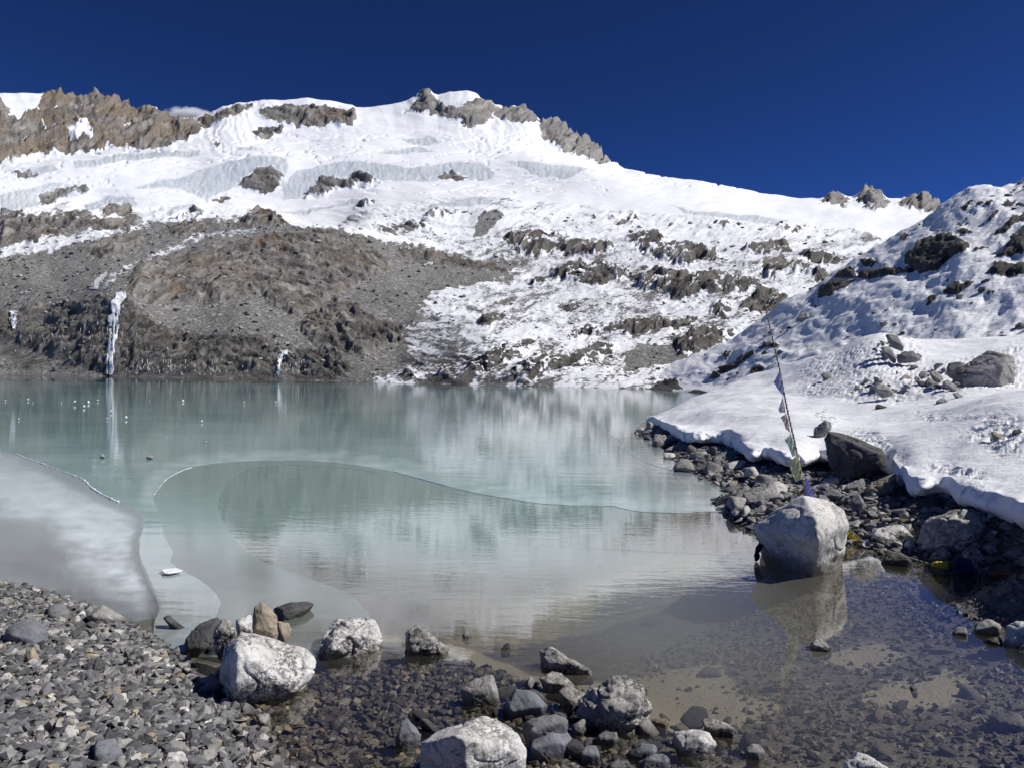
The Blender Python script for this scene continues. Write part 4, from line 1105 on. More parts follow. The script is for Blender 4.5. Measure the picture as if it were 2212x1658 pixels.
def frost_milky(x, y, V):
    core = sstep(0, 90, sdf([(-50, 1000), (120, 1035), (230, 1085), (300, 1120), (306, 1190), (345, 1300), (310, 1325), (250, 1300), (190, 1260), (150, 1225), (140, 1180), (100, 1130), (0, 1110)], x + 26 * fbm(x / 50, y / 25, 4, 157), y + 14 * fbm(x / 50 + 4, y / 25, 4, 159), 120.0) + 40)
    soft = sstep(0, 26, sdf(C_EDGE[60:] + [(300, 1380), (-300, 1260), (-900, 1240), (-900, 1000), (0, 960)], x + 8 * fbm(x / 20, y / 10, 3, 165), y, 60.0))
    return (0.14 + 0.62 * core * (0.8 + 0.6 * fbm(x / 45, y / 14, 5, 161))) * soft
ice_sheet('milky_ice', C_EDGE + [(265, 1352), (190, 1318), (100, 1290), (0, 1268), (-300, 1240), (-900, 1230)], 0.008, M_MILKY, frost_milky, 200, 220, 4.0, 120.0, -0.86, -0.2)
# ---------------------------------------------------------------- boulders
_ico = {}
def ico(sub):
    if sub not in _ico:
        b = bmesh.new(); bmesh.ops.create_icosphere(b, subdivisions=sub, radius=1.0)
        b.verts.ensure_lookup_table()
        V = np.array([v.co[:] for v in b.verts]); F = np.array([[v.index for v in f.verts] for f in b.faces]); b.free()
        _ico[sub] = (V / np.linalg.norm(V, axis=1)[:, None], F)
    return _ico[sub]

def hull_planes(pts):
    b = bmesh.new()
    for p in pts: b.verts.new(p)
    r = bmesh.ops.convex_hull(b, input=list(b.verts))
    b.normal_update()
    N = []; H = []
    for f in b.faces:
        n = f.normal; d = n.dot(f.verts[0].co)
        if f.calc_area() > 1e-7:
            if d < 0: n = -n; d = -d
            N.append(n[:]); H.append(d)
    b.free()
    return np.array(N), np.array(H)

def rock_body(pts, sub, seed, rough=0.05, sharp=26.0, chips=7, layers=0.0):
    """a broken stone: convex body through pts, chipped edges, split faces, weathered surface"""
    P = np.array(pts, float)
    c = 0.5 * (P.min(0) + P.max(0)); ext = np.maximum(0.5 * (P.max(0) - P.min(0)), 1e-4)
    Q = (P - c) / ext
    N, H = hull_planes(Q)
    rng = np.random.RandomState(seed)
    for _ in range(chips):
        n = rng.normal(size=3); n /= np.linalg.norm(n)
        sup = (Q @ n).max()
        N = np.vstack([N, n]); H = np.append(H, sup * rng.uniform(0.70, 0.93))
    D, F = ico(sub)
    dots = np.maximum(D @ N.T, 1e-3)
    rad = 1.0 / (np.sum((dots / H[None, :]) ** sharp, axis=1) ** (1.0 / sharp))
    V = D * rad[:, None]
    W = V * ext
    size = float(np.mean(ext)) * 2
    w = W / size
    sd = seed % 60
    disp = rough * (fbm3(w * 2.6 + seed * 1.7, 4, sd, 0.6) * 0.6)
    step = fbm3(w * 4.2 + seed * 0.7, 2, sd + 3)
    disp += rough * 0.75 * (np.floor(step * 5) / 5.0)
    crack = np.abs(n3(w * np.array([2.0, 2.0, 3.2]) + seed * 0.31, sd + 9))
    disp -= rough * 0.9 * np.exp(-(crack / 0.035) ** 2)
    if layers:
        a = w @ np.array([0.25, 0.1, 1.0]); disp += layers * rough * np.abs(((a * 5.0 + 0.4 * step) % 1.0) - 0.5)
    disp += rough * 0.34 * fbm3(w * 13.0 + seed, 3, sd + 5)
    nrm = V / np.linalg.norm(V, axis=1)[:, None]
    W = W + nrm * (disp * size)[:, None]
    return W + c, F

def stone_mesh(name, W, F, base):
    return mesh_np(name, W - np.array(base), F)

def hero(label, outline, mat, depth=0.8, sub=4, d=None, z=None, rough=0.05, sharp=110.0, chips=5, tilt=0.5, sink=0.10, extra=(), name='boulder', group=None, layers=0.0, cat=None, lean=0.0, plain=False, under=False, wl=()):
    """a rock whose outline is seen at 'outline'; it stands where its foot meets the ground (or at distance d)"""
    xs = [p[0] for p in outline]; ys = [p[1] for p in outline]
    xm, yb, yt = sum(xs) / len(xs), max(ys), min(ys)
    if d is None:
        h = on_level(xm, yb, z) if z is not None else hit(xm, yb - 0.06 * (yb - yt))
        if z is None and h.z < 0.0 and not under: h = on_level(xm, yb - 0.04 * (yb - yt), 0.0)
        d = math.hypot(h.x, h.y)
    Wm = (max(xs) - min(xs)) * d / FOC; Hm = (yb - yt) * d / FOC
    dm_ = 0.5 * (Wm + min(Hm, Wm)) * depth
    dc = d + 0.30 * dm_
    pts = []
    cx, cy_ = 0.5 * (min(xs) + max(xs)), 0.5 * (yb + yt)
    jr = np.random.RandomState(int(abs(xs[0] * 3 + ys[-1] * 5)) % 9973)
    for i_, (x, y) in enumerate(outline):
        t = (yb - y) / (yb - yt + 1e-6)
        o = (t - 0.45) * dm_ * tilt
        pts.append(at(x, y, dc + o))
        if i_ in wl:
            pts[-1] = on_level(x, y, -0.03); pts.append(pts[-1] + Vector((0, 0, -0.15)))
            continue
        if plain:
            pts.append(at(cx + (x - cx) * 0.9, cy_ + (y - cy_) * 0.9, dc + 0.6 * dm_)); continue
        fx, fy = cx + (x - cx) * 0.72, cy_ + (y - cy_) * 0.62 + 0.05 * (yb - yt)
        if i_ % 3 == 0: pts.append(at(fx, fy, dc + o * 0.5 - (0.40 + 0.14 * jr.uniform(-1, 1)) * dm_))
        if i_ % 3 == 0: pts.append(at(cx + (x - cx) * 0.80, cy_ + (y - cy_) * 0.72, dc + o * 0.5 + 0.5 * dm_))
        if t < 0.4:
            b = at(x, y, dc + o); pts.append(Vector((b.x, b.y, b.z - sink * Hm - (0.02 if d > 9 or under else 0.05))))
    for x, y, o in extra:
        pts.append(at(x, y, dc + o * dm_))
    seed = int(abs(xs[0] * 7 + ys[0] * 13)) % 997
    W, F = rock_body([tuple(p) for p in pts], sub, seed, rough, sharp, chips, layers)
    foot = at(xm, yb, dc)
    me = stone_mesh(name, W, F, (foot.x, foot.y, foot.z))
    o = link(name, me, mat, loc=foot, label=label, cat=cat or ('boulder' if name == 'boulder' else 'rock'), group=group)
    return o, d

# ---- the flag boulder at the water's edge
fb, FB_D = hero('large pale split boulder standing in the shallows, flag pole rising behind it',
     KB((240,905),(345,870),(430,800),(520,730),(612,700),(800,735),(905,800),(945,890),(925,960),(890,1060),(860,1190),(770,1250),(660,1270),(560,1230),(340,1110),(320,1030),(270,970)),
     R_FLAG, depth=1.0, sub=6, rough=0.022, sharp=90, chips=0, tilt=0.30, layers=1.2, plain=True, wl=(10, 11, 12, 13, 14),
     extra=[((1800+612/2.909)*.8641, (1000+705/2.909)*.8641, -0.05), ((1800+690/2.909)*.8641, (1000+850/2.909)*.8641, -0.62), ((1800+715/2.909)*.8641, (1000+1010/2.909)*.8641, -0.74), ((1800+675/2.909)*.8641, (1000+1262/2.909)*.8641, -0.30)], z=0.0)
# ---- left foreground cluster
hero('large white weathered boulder at the lake edge with a tan stone standing on it', K7((1330,392),(1420,440),(1550,440),(1690,490),(1750,560),(1750,610),(1640,720),(1500,775),(1290,752),(1235,700),(1205,600),(1240,480)), R_WHITE, 0.95, 6, rough=0.04, sharp=110, chips=3,
     extra=[((1310/2.212)*.8641, (1400+500/2.212)*.8641, -0.5), ((1290/2.212)*.8641, (1400+740/2.212)*.8641, -0.55)])
_wb = hit(*K7((1400, 760))[0]); WD = math.hypot(_wb.x, _wb.y)
hero('tan brown stone standing upright on top of the white boulder', K7((1392,385),(1395,330),(1405,255),(1447,225),(1500,270),(1532,300),(1538,425),(1500,432)), R_TAN, 0.7, 5, d=WD + 0.20, rough=0.04, sharp=110, chips=4, tilt=0.1, sink=0.0)
hero('pale yellow stone leaning behind the upright tan stone', K7((1530,330),(1600,345),(1617,372),(1575,445),(1530,430)), R_TAN, 0.7, 4, d=WD + 0.34, tilt=0.2, sink=0.3)
hero('dark wet boulder left of the white boulder, beside the pale speckled stone', K7((988,505),(1020,400),(1080,350),(1200,310),(1245,335),(1185,440),(1130,495),(1060,522)), R_DARK, 0.9, 5, rough=0.05)
hero('pale speckled stone wedged between the dark wet boulder and the tan stone', K7((1178,395),(1240,308),(1305,345),(1310,400),(1270,440),(1200,430)), R_SPECK, 0.8, 5, d=WD + 0.38, sink=0.5)
hero('low pale slab lying just left of the upright tan stone', K7((1300,325),(1390,292),(1400,330),(1400,405),(1320,390)), R_WHITE, 0.9, 4, d=WD + 0.5, sink=0.6)
hero('long flat dark slab awash behind the upright tan stone', K7((1500,265),(1600,230),(1700,225),(1742,240),(1650,300),(1600,325),(1530,315)), R_DARK, 1.2, 5, rough=0.035, tilt=0.9)
hero('white notched rock in the shallows right of the white boulder', K7((1762,505),(1785,420),(1850,320),(1900,290),(1995,278),(2010,325),(2125,375),(2135,445),(1990,515),(1800,525)), R_WHITE, 1.0, 6, rough=0.085, sharp=110, chips=8, tilt=0.7)
hero('broad smooth blue-grey stone on the left gravel beach', K7((8,405),(60,330),(160,293),(240,340),(305,445),(280,475),(180,450),(100,470),(30,440)), R_SLATE, 1.0, 5, rough=0.025, sharp=16, tilt=0.9)
hero('pyramid-shaped grey stone with a black left face at the ice edge', K7((478,300),(540,230),(600,260),(722,335),(620,372),(500,345)), R_PALE, 0.8, 5, rough=0.035, chips=3, sharp=110)
hero('small cream-coloured stone on the left gravel beach', K7((140,510),(185,475),(222,540),(218,578),(150,562)), R_TAN, 0.8, 4, name='rock')
hero('small pale triangular stone standing in the puddle left of the white boulder', K7((1138,740),(1145,605),(1190,630),(1238,712),(1220,745)), R_PALE, 0.7, 4, name='rock')
hero('oblong blue-grey stone lying on the gravel near the waterline', K7((858,865),(900,835),(1000,860),(1022,892),(960,912),(880,900)), R_SLATE, 0.9, 4, rough=0.025, sharp=14, name='rock')
hero('grey stone in front of the white boulder, at its right foot', K7((1328,822),(1360,780),(1428,830),(1400,855),(1350,850)), R_GREY, 0.9, 4, name='rock')
hero('half-white half-dark stone in the shallows before the white boulder', K7((1408,852),(1500,840),(1508,920),(1480,928),(1430,885)), R_SPECK, 0.8, 4, name='rock')
hero('dull flat slab half buried in gravel near the ice edge', K7((250,300),(270,235),(340,225),(400,280),(400,325),(300,335)), R_GREY, 1.0, 4, tilt=1.0, name='rock')
hero('dark narrow stone lying at the ice edge left of the dark wet boulder', K7((898,315),(935,298),(1022,370),(1000,388),(930,345)), R_DARK, 0.9, 4, tilt=0.8, name='rock')
hero('dark flat stone half buried at the bottom of the left beach', K7((500,1050),(540,980),(640,975),(680,1060),(600,1147),(510,1120)), R_SLATE, 0.9, 4, tilt=0.9, name='rock')
hero('dark angular stone in the middle of the left beach', K7((505,600),(540,520),(600,540),(600,620),(550,640)), R_DARK, 0.8, 4, name='rock')
hero('dark pointed stone in the gravel below the cream stone', K7((215,720),(265,670),(345,740),(300,760),(230,750)), R_SLATE, 0.9, 4, name='rock')
hero('pale elongated stone in the gravel right of the pointed dark stone', K7((525,730),(570,705),(640,745),(645,770),(570,755)), R_PALE, 0.9, 4, name='rock')
hero('white quartz stone in the gravel at the bottom left', K7((905,1110),(930,1060),(1010,1050),(1055,1100),(1030,1140),(960,1130)), R_WHITE, 0.9, 4, name='rock')
hero('grey brown stone above the white quartz stone', K7((905,1020),(960,985),(1010,1000),(1070,1060),(1000,1080),(930,1060)), R_PALE, 0.9, 4, name='rock')
hero('grey rounded stone at the waterline below the white boulder', K7((1205,870),(1230,820),(1280,830),(1310,890),(1260,915),(1215,905)), R_GREY, 0.9, 4, name='rock')
# ---- centre foreground
hero('dark rock with a white cap standing in the water at centre left', K8((248,245),(252,170),(310,128),(360,150),(410,205),(490,258),(470,275),(400,275),(330,305),(262,300)), R_SPECK, 0.8, 5, rough=0.07)
hero('tall slanting rock with a white tip at the edge of the silty pool', K8((978,345),(990,280),(1030,238),(1100,290),(1200,345),(1285,385),(1295,412),(1180,405),(1080,375)), R_SPECK, 0.8, 5, rough=0.06, sharp=110)
hero('light grey wedge-shaped rock left of the dark smooth rock', K8((553,490),(640,430),(732,398),(752,450),(772,540),(640,588),(580,562)), R_PALE, 0.8, 5, rough=0.03, sharp=110, chips=4)
hero('dark grey smooth rock in the middle of the centre rock pile', K8((788,585),(870,470),(960,490),(1043,580),(1005,615),(880,655),(808,625)), R_SLATE, 0.8, 5, rough=0.03, sharp=110)
hero('thin light grey rock standing behind the dark smooth rock', K8((908,445),(950,415),(1000,500),(1005,540),(925,495)), R_PALE, 0.7, 4, d=3.95)
hero('speckled grey rock behind the centre rock pile', K8((990,430),(1060,388),(1130,408),(1188,470),(1140,500),(1060,515)), R_SPECK, 0.9, 5)
hero('speckled rock touching the left side of the tall white and black boulder', K8((1095,500),(1150,458),(1252,510),(1205,605),(1110,590)), R_SPECK, 0.9, 5)
hero('tall white and black streaked boulder with a hollow top', K8((1200,600),(1250,512),(1330,460),(1400,420),(1480,413),(1550,480),(1598,560),(1602,650),(1535,728),(1450,715),(1370,700),(1250,640)), R_SPECK, 0.95, 6, rough=0.06, sharp=110, layers=1.5,
     extra=[((900+1330/2.212)*.8641, (1500+640/2.212)*.8641, -0.6)])
hero('narrow grey slab leaning on the tall white and black boulder', K8((1268,605),(1300,568),(1330,590),(1366,690),(1340,718),(1300,685)), R_GREY, 0.7, 4)
hero('largest white block at the bottom of the picture', K8((328,785),(420,722),(560,670),(700,628),(790,650),(870,720),(922,820),(922,880),(830,940),(700,985),(520,1000),(345,985)), R_WHITE, 0.9, 6, d=2.95, rough=0.028, sharp=110, chips=4, tilt=0.6,
     extra=[((900+515/2.212)*.8641, (1500+760/2.212)*.8641, -0.52), ((900+525/2.212)*.8641, (1500+960/2.212)*.8641, -0.55)])
hero('dark fin-shaped rock left of the largest white block', K8((193,770),(228,660),(258,640),(292,700),(342,742),(320,800),(230,825)), R_SLATE, 0.7, 5, rough=0.04, sharp=110)
hero('grey rough rock between the dark smooth rock and the grey faceted rock', K8((888,690),(960,640),(1080,624),(1155,652),(1145,700),(1000,740),(920,745)), R_GREY, 0.9, 5, d=3.25)
hero('large grey faceted rock right of the largest white block', K8((915,805),(960,740),(1120,680),(1172,760),(1150,830),(1110,895),(1010,890),(930,865)), R_SLATE, 0.85, 5, rough=0.03, sharp=110, chips=4)
hero('small speckled stone between the faceted rock and the leaning slab', K8((1172,690),(1245,640),(1262,700),(1235,745),(1190,735)), R_SPECK, 0.8, 4, name='rock')
hero('grey blocky stone at the bottom centre, right of the faceted rock', K8((1208,830),(1240,800),(1300,793),(1338,860),(1310,908),(1222,895)), R_SLATE, 0.9, 4, name='rock')
hero('flat grey stone below the tall white and black boulder', K8((1295,755),(1340,725),(1420,718),(1435,765),(1380,805),(1310,795)), R_GREY, 0.9, 4, name='rock')
hero('grey slab at the bottom, upper of two beside the white rounded rock', K8((1478,835),(1560,788),(1640,798),(1648,835),(1560,885),(1500,885)), R_SLATE, 0.9, 4, name='rock')
hero('grey slab at the bottom, lower of two beside the white rounded rock', K8((1535,890),(1640,840),(1705,850),(1718,895),(1680,940),(1540,945)), R_SLATE, 0.9, 5, name='rock')
hero('white rounded rock at the bottom, right of the centre rock pile', K8((1712,785),(1740,722),(1850,708),(1930,725),(1983,790),(1900,855),(1765,858)), R_WHITE, 0.9, 5, rough=0.04)
hero('dark slab with a pale upper edge right above the white rounded rock', K8((1888,675),(1900,633),(1960,660),(2078,690),(2072,742),(2000,755),(1905,705)), R_SPECK, 0.8, 5, sharp=110)
hero('rounded grey stone at the bottom edge, right end of the rock pile', K8((2125,830),(2160,785),(2212,792),(2245,840),(2220,885),(2140,880)), R_PALE, 0.9, 4, name='rock')
hero('small yellowish stone right of the tall white and black boulder', K8((1615,665),(1660,633),(1712,655),(1700,690),(1640,693)), R_TAN, 0.9, 4, name='rock')
hero('grey stone at the very bottom, left of the two grey slabs', K8((1365,910),(1430,868),(1478,910),(1455,950),(1380,955)), R_GREY, 0.9, 4, name='rock')
hero('small brown stone poking from the water at centre', K8((565,190),(590,163),(622,190),(600,205)), R_PALE, 0.9, 3, name='rock')
hero('small black fin of rock at the edge of the mirrored snow', K8((778,270),(800,240),(822,228),(834,268)), R_DARK, 0.8, 3, name='rock')
hero('white rock cut by the bottom edge at lower right', KW((1262,1050),(1340,1000),(1420,1005),(1500,1060),(1540,1100),(1400,1150),(1290,1120)), R_WHITE, 0.9, 5, d=2.95)
# ---- right shallows
hero('largest of the pale rocks in the shallows at the right edge', KW((2105,440),(2120,340),(2160,318),(2230,315),(2270,370),(2250,450),(2160,462)), R_WHITE, 0.9, 5)
hero('pale rounded rock left of the pale rock at the right edge', KW((1940,365),(1960,320),(2020,300),(2090,330),(2100,375),(2020,388)), R_PALE, 0.9, 5)
hero('dark low rock in front of the pale rounded rock', KW((2000,415),(2040,392),(2100,395),(2105,435),(2030,438)), R_DARK, 0.9, 4, name='rock')
hero('small pale stone alone left of the pale rounded rock', KW((1835,375),(1860,345),(1910,345),(1922,380),(1880,395)), R_PALE, 0.9, 4, name='rock')
hero('grey stone alone in the middle of the dark shallows', KW((1095,430),(1130,402),(1180,420),(1210,460),(1180,475),(1110,455)), R_SPECK, 0.9, 4, name='rock')
hero('reddish brown stone under the clear water at lower right', KW((1405,800),(1450,758),(1510,757),(1540,830),(1470,835),(1410,822)), R_TAN, 1.0, 4, name='rock', under=True)
hero('flat pale stone under the clear water near the lower right corner', KW((2025,810),(2080,788),(2200,800),(2230,860),(2140,905),(2080,885)), R_PALE, 1.0, 4, name='rock', under=True)
hero('tiny grey stone breaking the surface at lower right', KW((1610,660),(1635,640),(1660,665),(1640,678)), R_GREY, 0.9, 3, name='rock')
hero('dark submerged rock in the silt left of the flag boulder reflection', KW((425,240),(480,200),(540,235),(530,265),(460,268)), R_GREY, 1.0, 4, name='rock', under=True)
hero('flat dark stone lying alone on the silty bottom', KW((210,325),(250,300),(310,310),(300,332),(240,342)), R_SLATE, 1.0, 4, name='rock', under=True)
hero('rounded stone sunk in the silt below the flat dark stone', KW((510,580),(560,548),(620,560),(640,600),(570,610)), R_GREY, 1.0, 4, name='rock', under=True)
# ---- right bank
hero('dark boulder with a grey sloping face on the snow, right of the pole', KB((755,280),(790,215),(830,205),(920,225),(1080,290),(1200,345),(1205,380),(1180,400),(1060,430),(960,470),(870,465),(800,390)), R_DARK, 0.9, 6, d=11.3, rough=0.03, sharp=110, chips=4, tilt=0.8, sink=0.3)
hero('small dark wedge of rock with snow behind it, left of the dark boulder', KB((675,275),(685,200),(760,145),(815,150),(820,195),(770,235),(690,280)), R_GREY, 0.8, 5, sharp=110, chips=4)
hero('large rough grey boulder at the water, right of the flag boulder', KB((1440,1080),(1470,920),(1540,820),(1640,785),(1740,768),(1800,800),(1925,830),(1935,900),(1880,1040),(1780,1090),(1600,1110)), R_SPECK, 0.95, 6, rough=0.05, sharp=110, layers=1.0)
hero('pale flat-topped rock between the flag boulder and the large rough boulder', KB((1075,985),(1140,920),(1230,895),(1330,905),(1420,1000),(1320,1035),(1150,1030)), R_WHITE, 0.9, 5)
hero('tan-topped block jutting out under the snow edge', KB((1050,640),(1110,590),(1200,560),(1290,520),(1285,580),(1220,680),(1130,730),(1060,690)), R_TAN, 0.9, 5, sharp=110, chips=4)
hero('grey block left of the tan-topped block under the snow edge', KB((885,660),(930,600),(1030,565),(1065,580),(1045,650),(980,690),(900,690)), R_PALE, 0.9, 5, sharp=110, chips=4)
hero('grey pyramid rock right behind the flag boulder top', KB((725,690),(770,650),(835,630),(915,705),(890,735),(760,730)), R_GREY, 0.9, 5, sharp=110, chips=4)
hero('grey tilted rock left of the grey pyramid rock', KB((675,650),(720,610),(780,595),(797,625),(760,660),(690,680)), R_GREY, 0.9, 4, sharp=110)
hero('broad flat pale rock in the rubble left of the pole foot', KB((150,730),(170,670),(300,650),(480,680),(495,720),(400,755),(180,755)), R_PALE, 1.0, 5)
hero('white flat stone in the rubble near the snow edge', KB((48,455),(90,435),(175,430),(180,455),(120,480)), R_WHITE, 1.0, 4, name='rock')
hero('pale rock at the far end of the rubble shore, below the snow point', K6((148,465),(170,405),(230,400),(243,450),(205,475)), R_SPECK, 0.9, 4, z=0.0)
hero('long pale slab in the far rubble shore', K6((218,498),(300,455),(420,468),(415,495),(300,515)), R_PALE, 1.0, 4)
hero('rounded pale rock standing in the ice beside the rubble shore', K6((262,600),(310,540),(350,533),(392,600),(330,618)), R_PALE, 0.9, 4, z=0.0)
hero('flat grey slab in the rubble right of the rounded pale rock', K6((490,535),(560,500),(630,505),(625,530),(540,550)), R_GREY, 1.0, 4)
hero('dark wet rock in the shallows right of the flag boulder', KB((1170,1165),(1215,1095),(1300,1090),(1395,1160),(1340,1195),(1220,1200)), R_DARK, 0.9, 5, z=0.0)
hero('pale speckled rock in front of the large rough boulder', KB((1500,1170),(1560,1090),(1630,1050),(1690,1120),(1680,1160),(1560,1190)), R_SPECK, 0.9, 5)
hero('grey speckled rock behind the blue cloth at the waterline', KB((1740,1120),(1790,1065),(1860,1050),(1945,1150),(1940,1220),(1850,1220)), R_SPECK, 0.9, 5)
hero('upright dark slab in the rubble right of the pole', KB((940,760),(960,690),(1010,675),(1055,740),(1040,830),(980,820)), R_GREY, 0.7, 4)
hero('large dark slab in the shade under the snow edge', KB((1320,780),(1380,720),(1520,695),(1580,760),(1560,830),(1400,830)), R_DARK, 0.9, 5)
# ---- rocks in the snow bank
hero('huge pale boulder half buried in snow at the right edge', KG((1505,620),(1560,560),(1700,490),(1880,400),(1930,325),(2040,320),(2110,380),(2135,580),(2140,680),(2040,790),(1830,800),(1640,800),(1520,700)), R_PALE, 0.8, 6, d=19.0, rough=0.03, sharp=110, chips=4, sink=0.25,
     extra=[((2000+1960/3.95)*.8641, (780+560/3.95)*.8641, -0.45)])
hero('dark rock tucked against the left side of the huge pale boulder', KG((1440,580),(1460,510),(1560,475),(1645,485),(1570,560),(1500,650)), R_GREY, 0.9, 4, d=19.0)
for lab, pts, dd in [
    ('topmost slab of the three rocks melted out on the snow crest', ((840,230),(900,195),(960,230),(1030,340),(1000,380),(900,330)), 23.5),
    ('left slab of the three rocks melted out on the snow crest', ((790,340),(860,330),(910,370),(955,460),(930,500),(850,430)), 22.8),
    ('right slab of the three rocks melted out on the snow crest', ((950,440),(1030,385),(1120,380),(1195,450),(1150,480),(960,495)), 22.6)]:
    hero(lab, KG(*pts), R_GREY, 0.8, 4, d=dd, sharp=110, chips=4)
hero('rounded stone in the lower hollow melted out of the snow', KG((715,740),(780,695),(860,720),(930,780),(900,830),(790,820)), R_PALE, 0.9, 4, d=18.6)
for lab, pts in [
    ('pair of blocks left of the huge pale boulder, right block', ((1270,590),(1330,560),(1420,630),(1400,700),(1340,690))),
    ('pair of blocks left of the huge pale boulder, left block', ((1165,620),(1200,580),(1260,580),(1250,650),(1190,660))),
    ('pointed stone below the pair of blocks in the snow', ((1220,690),(1280,640),(1350,700),(1300,735))),
    ('flat stone lying below the huge pale boulder left corner', ((1400,690),(1470,660),(1590,750),(1550,785),(1440,730))),
    ('low stone in the snow under the flat stone', ((1500,800),(1560,785),(1625,835),(1560,850))),
    ('rounded stone poking through snow below the huge boulder', ((1335,885),(1390,845),(1440,845),(1470,885),(1400,900))),
    ('small dark stone alone on the snow above the dark boulder', ((740,935),(765,897),(875,940),(850,955))),
    ('black stone alone on the pitted snow at the right edge', ((2090,1195),(2110,1155),(2170,1150),(2200,1180),(2130,1208))),
    ('brown stone melting out of the pitted snow at the right edge', ((1880,1185),(1920,1165),(2010,1225),(1990,1260),(1920,1230))),
    ('grey stone melting out of the snow left of the lower hollow', ((205,625),(260,590),(310,600),(320,670),(250,665))),
    ('left stone at the rim of the lower hollow in the snow', ((535,765),(545,710),(585,725),(600,770))),
    ('thin tan stone between the lower hollow and the pair of blocks', ((1000,640),(1050,610),(1110,650),(1060,660)))]:
    hero(lab, KG(*pts), R_TAN if 'tan ' in lab or 'brown' in lab else (R_DARK if 'dark' in lab or 'black' in lab else R_PALE), 0.9, 4, name='rock', sink=0.3)
hero('lone pale boulder on the snowy hillside behind the pole', K3((948,885),(975,845),(1010,838),(1035,860),(1020,885),(965,895)), R_PALE, 0.9, 4)
# ---- two stones frozen on the ice
hero('left of the two brown stones lying out on the ice', K4((553,530),(565,514),(578,520),(580,536),(560,538)), R_PALE, 0.9, 3, z=0.02, name='rock')
hero('right and wider of the two brown stones lying out on the ice', K4((803,535),(820,524),(846,524),(846,542),(815,543)), R_PALE, 0.9, 3, z=0.02, name='rock')
# ---------------------------------------------------------------- loose stones
rng = np.random.RandomState(5)
def loose_mesh(seed, flatz, sub=3):
    r = np.random.RandomState(seed)
    n = r.randint(9, 14)
    P = r.normal(size=(n, 3)); P /= np.linalg.norm(P, axis=1)[:, None]; P *= r.uniform(0.75, 1.0, (n, 1))
    P *= np.array([0.62, 0.45, flatz])
    W, F = rock_body(P, sub, seed, 0.03, 70.0, 4)
    return mesh_np('loose_stone', W, F)
LOOSE = [loose_mesh(100 + i, f) for i, f in enumerate([0.26, 0.34, 0.22, 0.40, 0.30, 0.18, 0.45, 0.28, 0.36, 0.24])]
RUBBLE = [loose_mesh(300 + i, f) for i, f in enumerate([0.30, 0.40, 0.24, 0.46, 0.34, 0.20, 0.50, 0.32])]
for m in LOOSE: m.materials.append(R_STONES)
for m in RUBBLE: m.materials.append(R_RUBBLE)

def inside(poly, x, y):
    return sdf(poly, np.array([x]), np.array([y]), 5.0)[0] > 0

def strew(name, cat, meshes, poly, n, sizes, label, group, seed, snow=False, lift=0.25, gap=0.8, taken=None):
    """n loose stones, each its own object, kept apart from one another"""
    r = np.random.RandomState(seed); P = np.array(poly)
    x0, y0 = P.min(0); x1, y1 = P.max(0)
    put = taken if taken is not None else []
    made = 0; tries = 0
    while made < n and tries < n * 60:
        tries += 1
        x, y = r.uniform(x0, x1), r.uniform(y0, y1)
        if not inside(poly, x, y): continue
        h = hit(x, y, snow=True, far=False); d = math.hypot(h.x, h.y)
        s = sizes[0] + (sizes[1] - sizes[0]) * r.rand() ** 2.2
        if any((h.x - a) ** 2 + (h.y - b) ** 2 < (gap * 0.5 * (s + c)) ** 2 for a, b, c in put): continue
        put.append((h.x, h.y, s))
        o = bpy.data.objects.new(name, meshes[r.randint(len(meshes))]); COL.objects.link(o)
        o.location = (h.x, h.y, h.z + s * 0.32 * lift); o.scale = (s, s, s)
        o.rotation_euler = (r.uniform(-0.35, 0.35), r.uniform(-0.35, 0.35), r.uniform(0, 6.28))
        o['label'] = label; o['category'] = cat; o['group'] = group
        made += 1
    return put

SHORE_R = [(1375, 930), (1420, 925), (1470, 955), (1530, 985), (1600, 1000), (1640, 1015), (1720, 1030), (1800, 1025), (1850, 1040), (1940, 1050), (1990, 1085), (2080, 1100), (2212, 1150), (2212, 1235), (2100, 1225), (1990, 1205), (1860, 1160), (1760, 1150), (1650, 1140), (1560, 1095), (1545, 1040), (1470, 1000), (1400, 955)]
tk = strew('rubble_rock', 'rock', RUBBLE, [(1545, 985), (1640, 1010), (1720, 1025), (1760, 1080), (1740, 1150), (1650, 1130), (1560, 1095), (1540, 1035)], 62, (0.12, 0.52), 'broken grey rock in the rubble left of the flag boulder, below the snow edge', 'rubble left of the flag boulder', 21, gap=0.62)
strew('rubble_rock', 'rock', RUBBLE, [(1376, 930), (1420, 925), (1470, 952), (1545, 980), (1545, 1035), (1470, 1005), (1400, 955)], 34, (0.2, 0.65), 'broken dark rock at the far end of the rubble shore under the snow point', 'rubble at the far end of the shore', 22, gap=0.6)
tk = strew('rubble_rock', 'rock', RUBBLE, [(1780, 1040), (1940, 1045), (1990, 1090), (2030, 1110), (1980, 1200), (1880, 1165), (1810, 1110)], 44, (0.09, 0.36), 'broken dark rock in the shaded rubble between the flag boulder and the rough boulder', 'rubble right of the flag boulder', 23, gap=0.62)
strew('rubble_rock', 'rock', RUBBLE, [(2110, 1130), (2212, 1160), (2212, 1240), (2080, 1225), (2100, 1170)], 30, (0.04, 0.16), 'small broken stone in the rubble at the right edge below the snow', 'rubble at the right edge', 24, gap=0.62)
BEACH = [(0, 1275), (90, 1290), (180, 1320), (260, 1360), (340, 1420), (400, 1480), (470, 1560), (540, 1658), (0, 1658)]
strew('beach_stone', 'stone', LOOSE, BEACH, 62, (0.05, 0.125), 'loose grey stone among the gravel of the left beach', 'larger stones on the left beach', 25, gap=0.9)
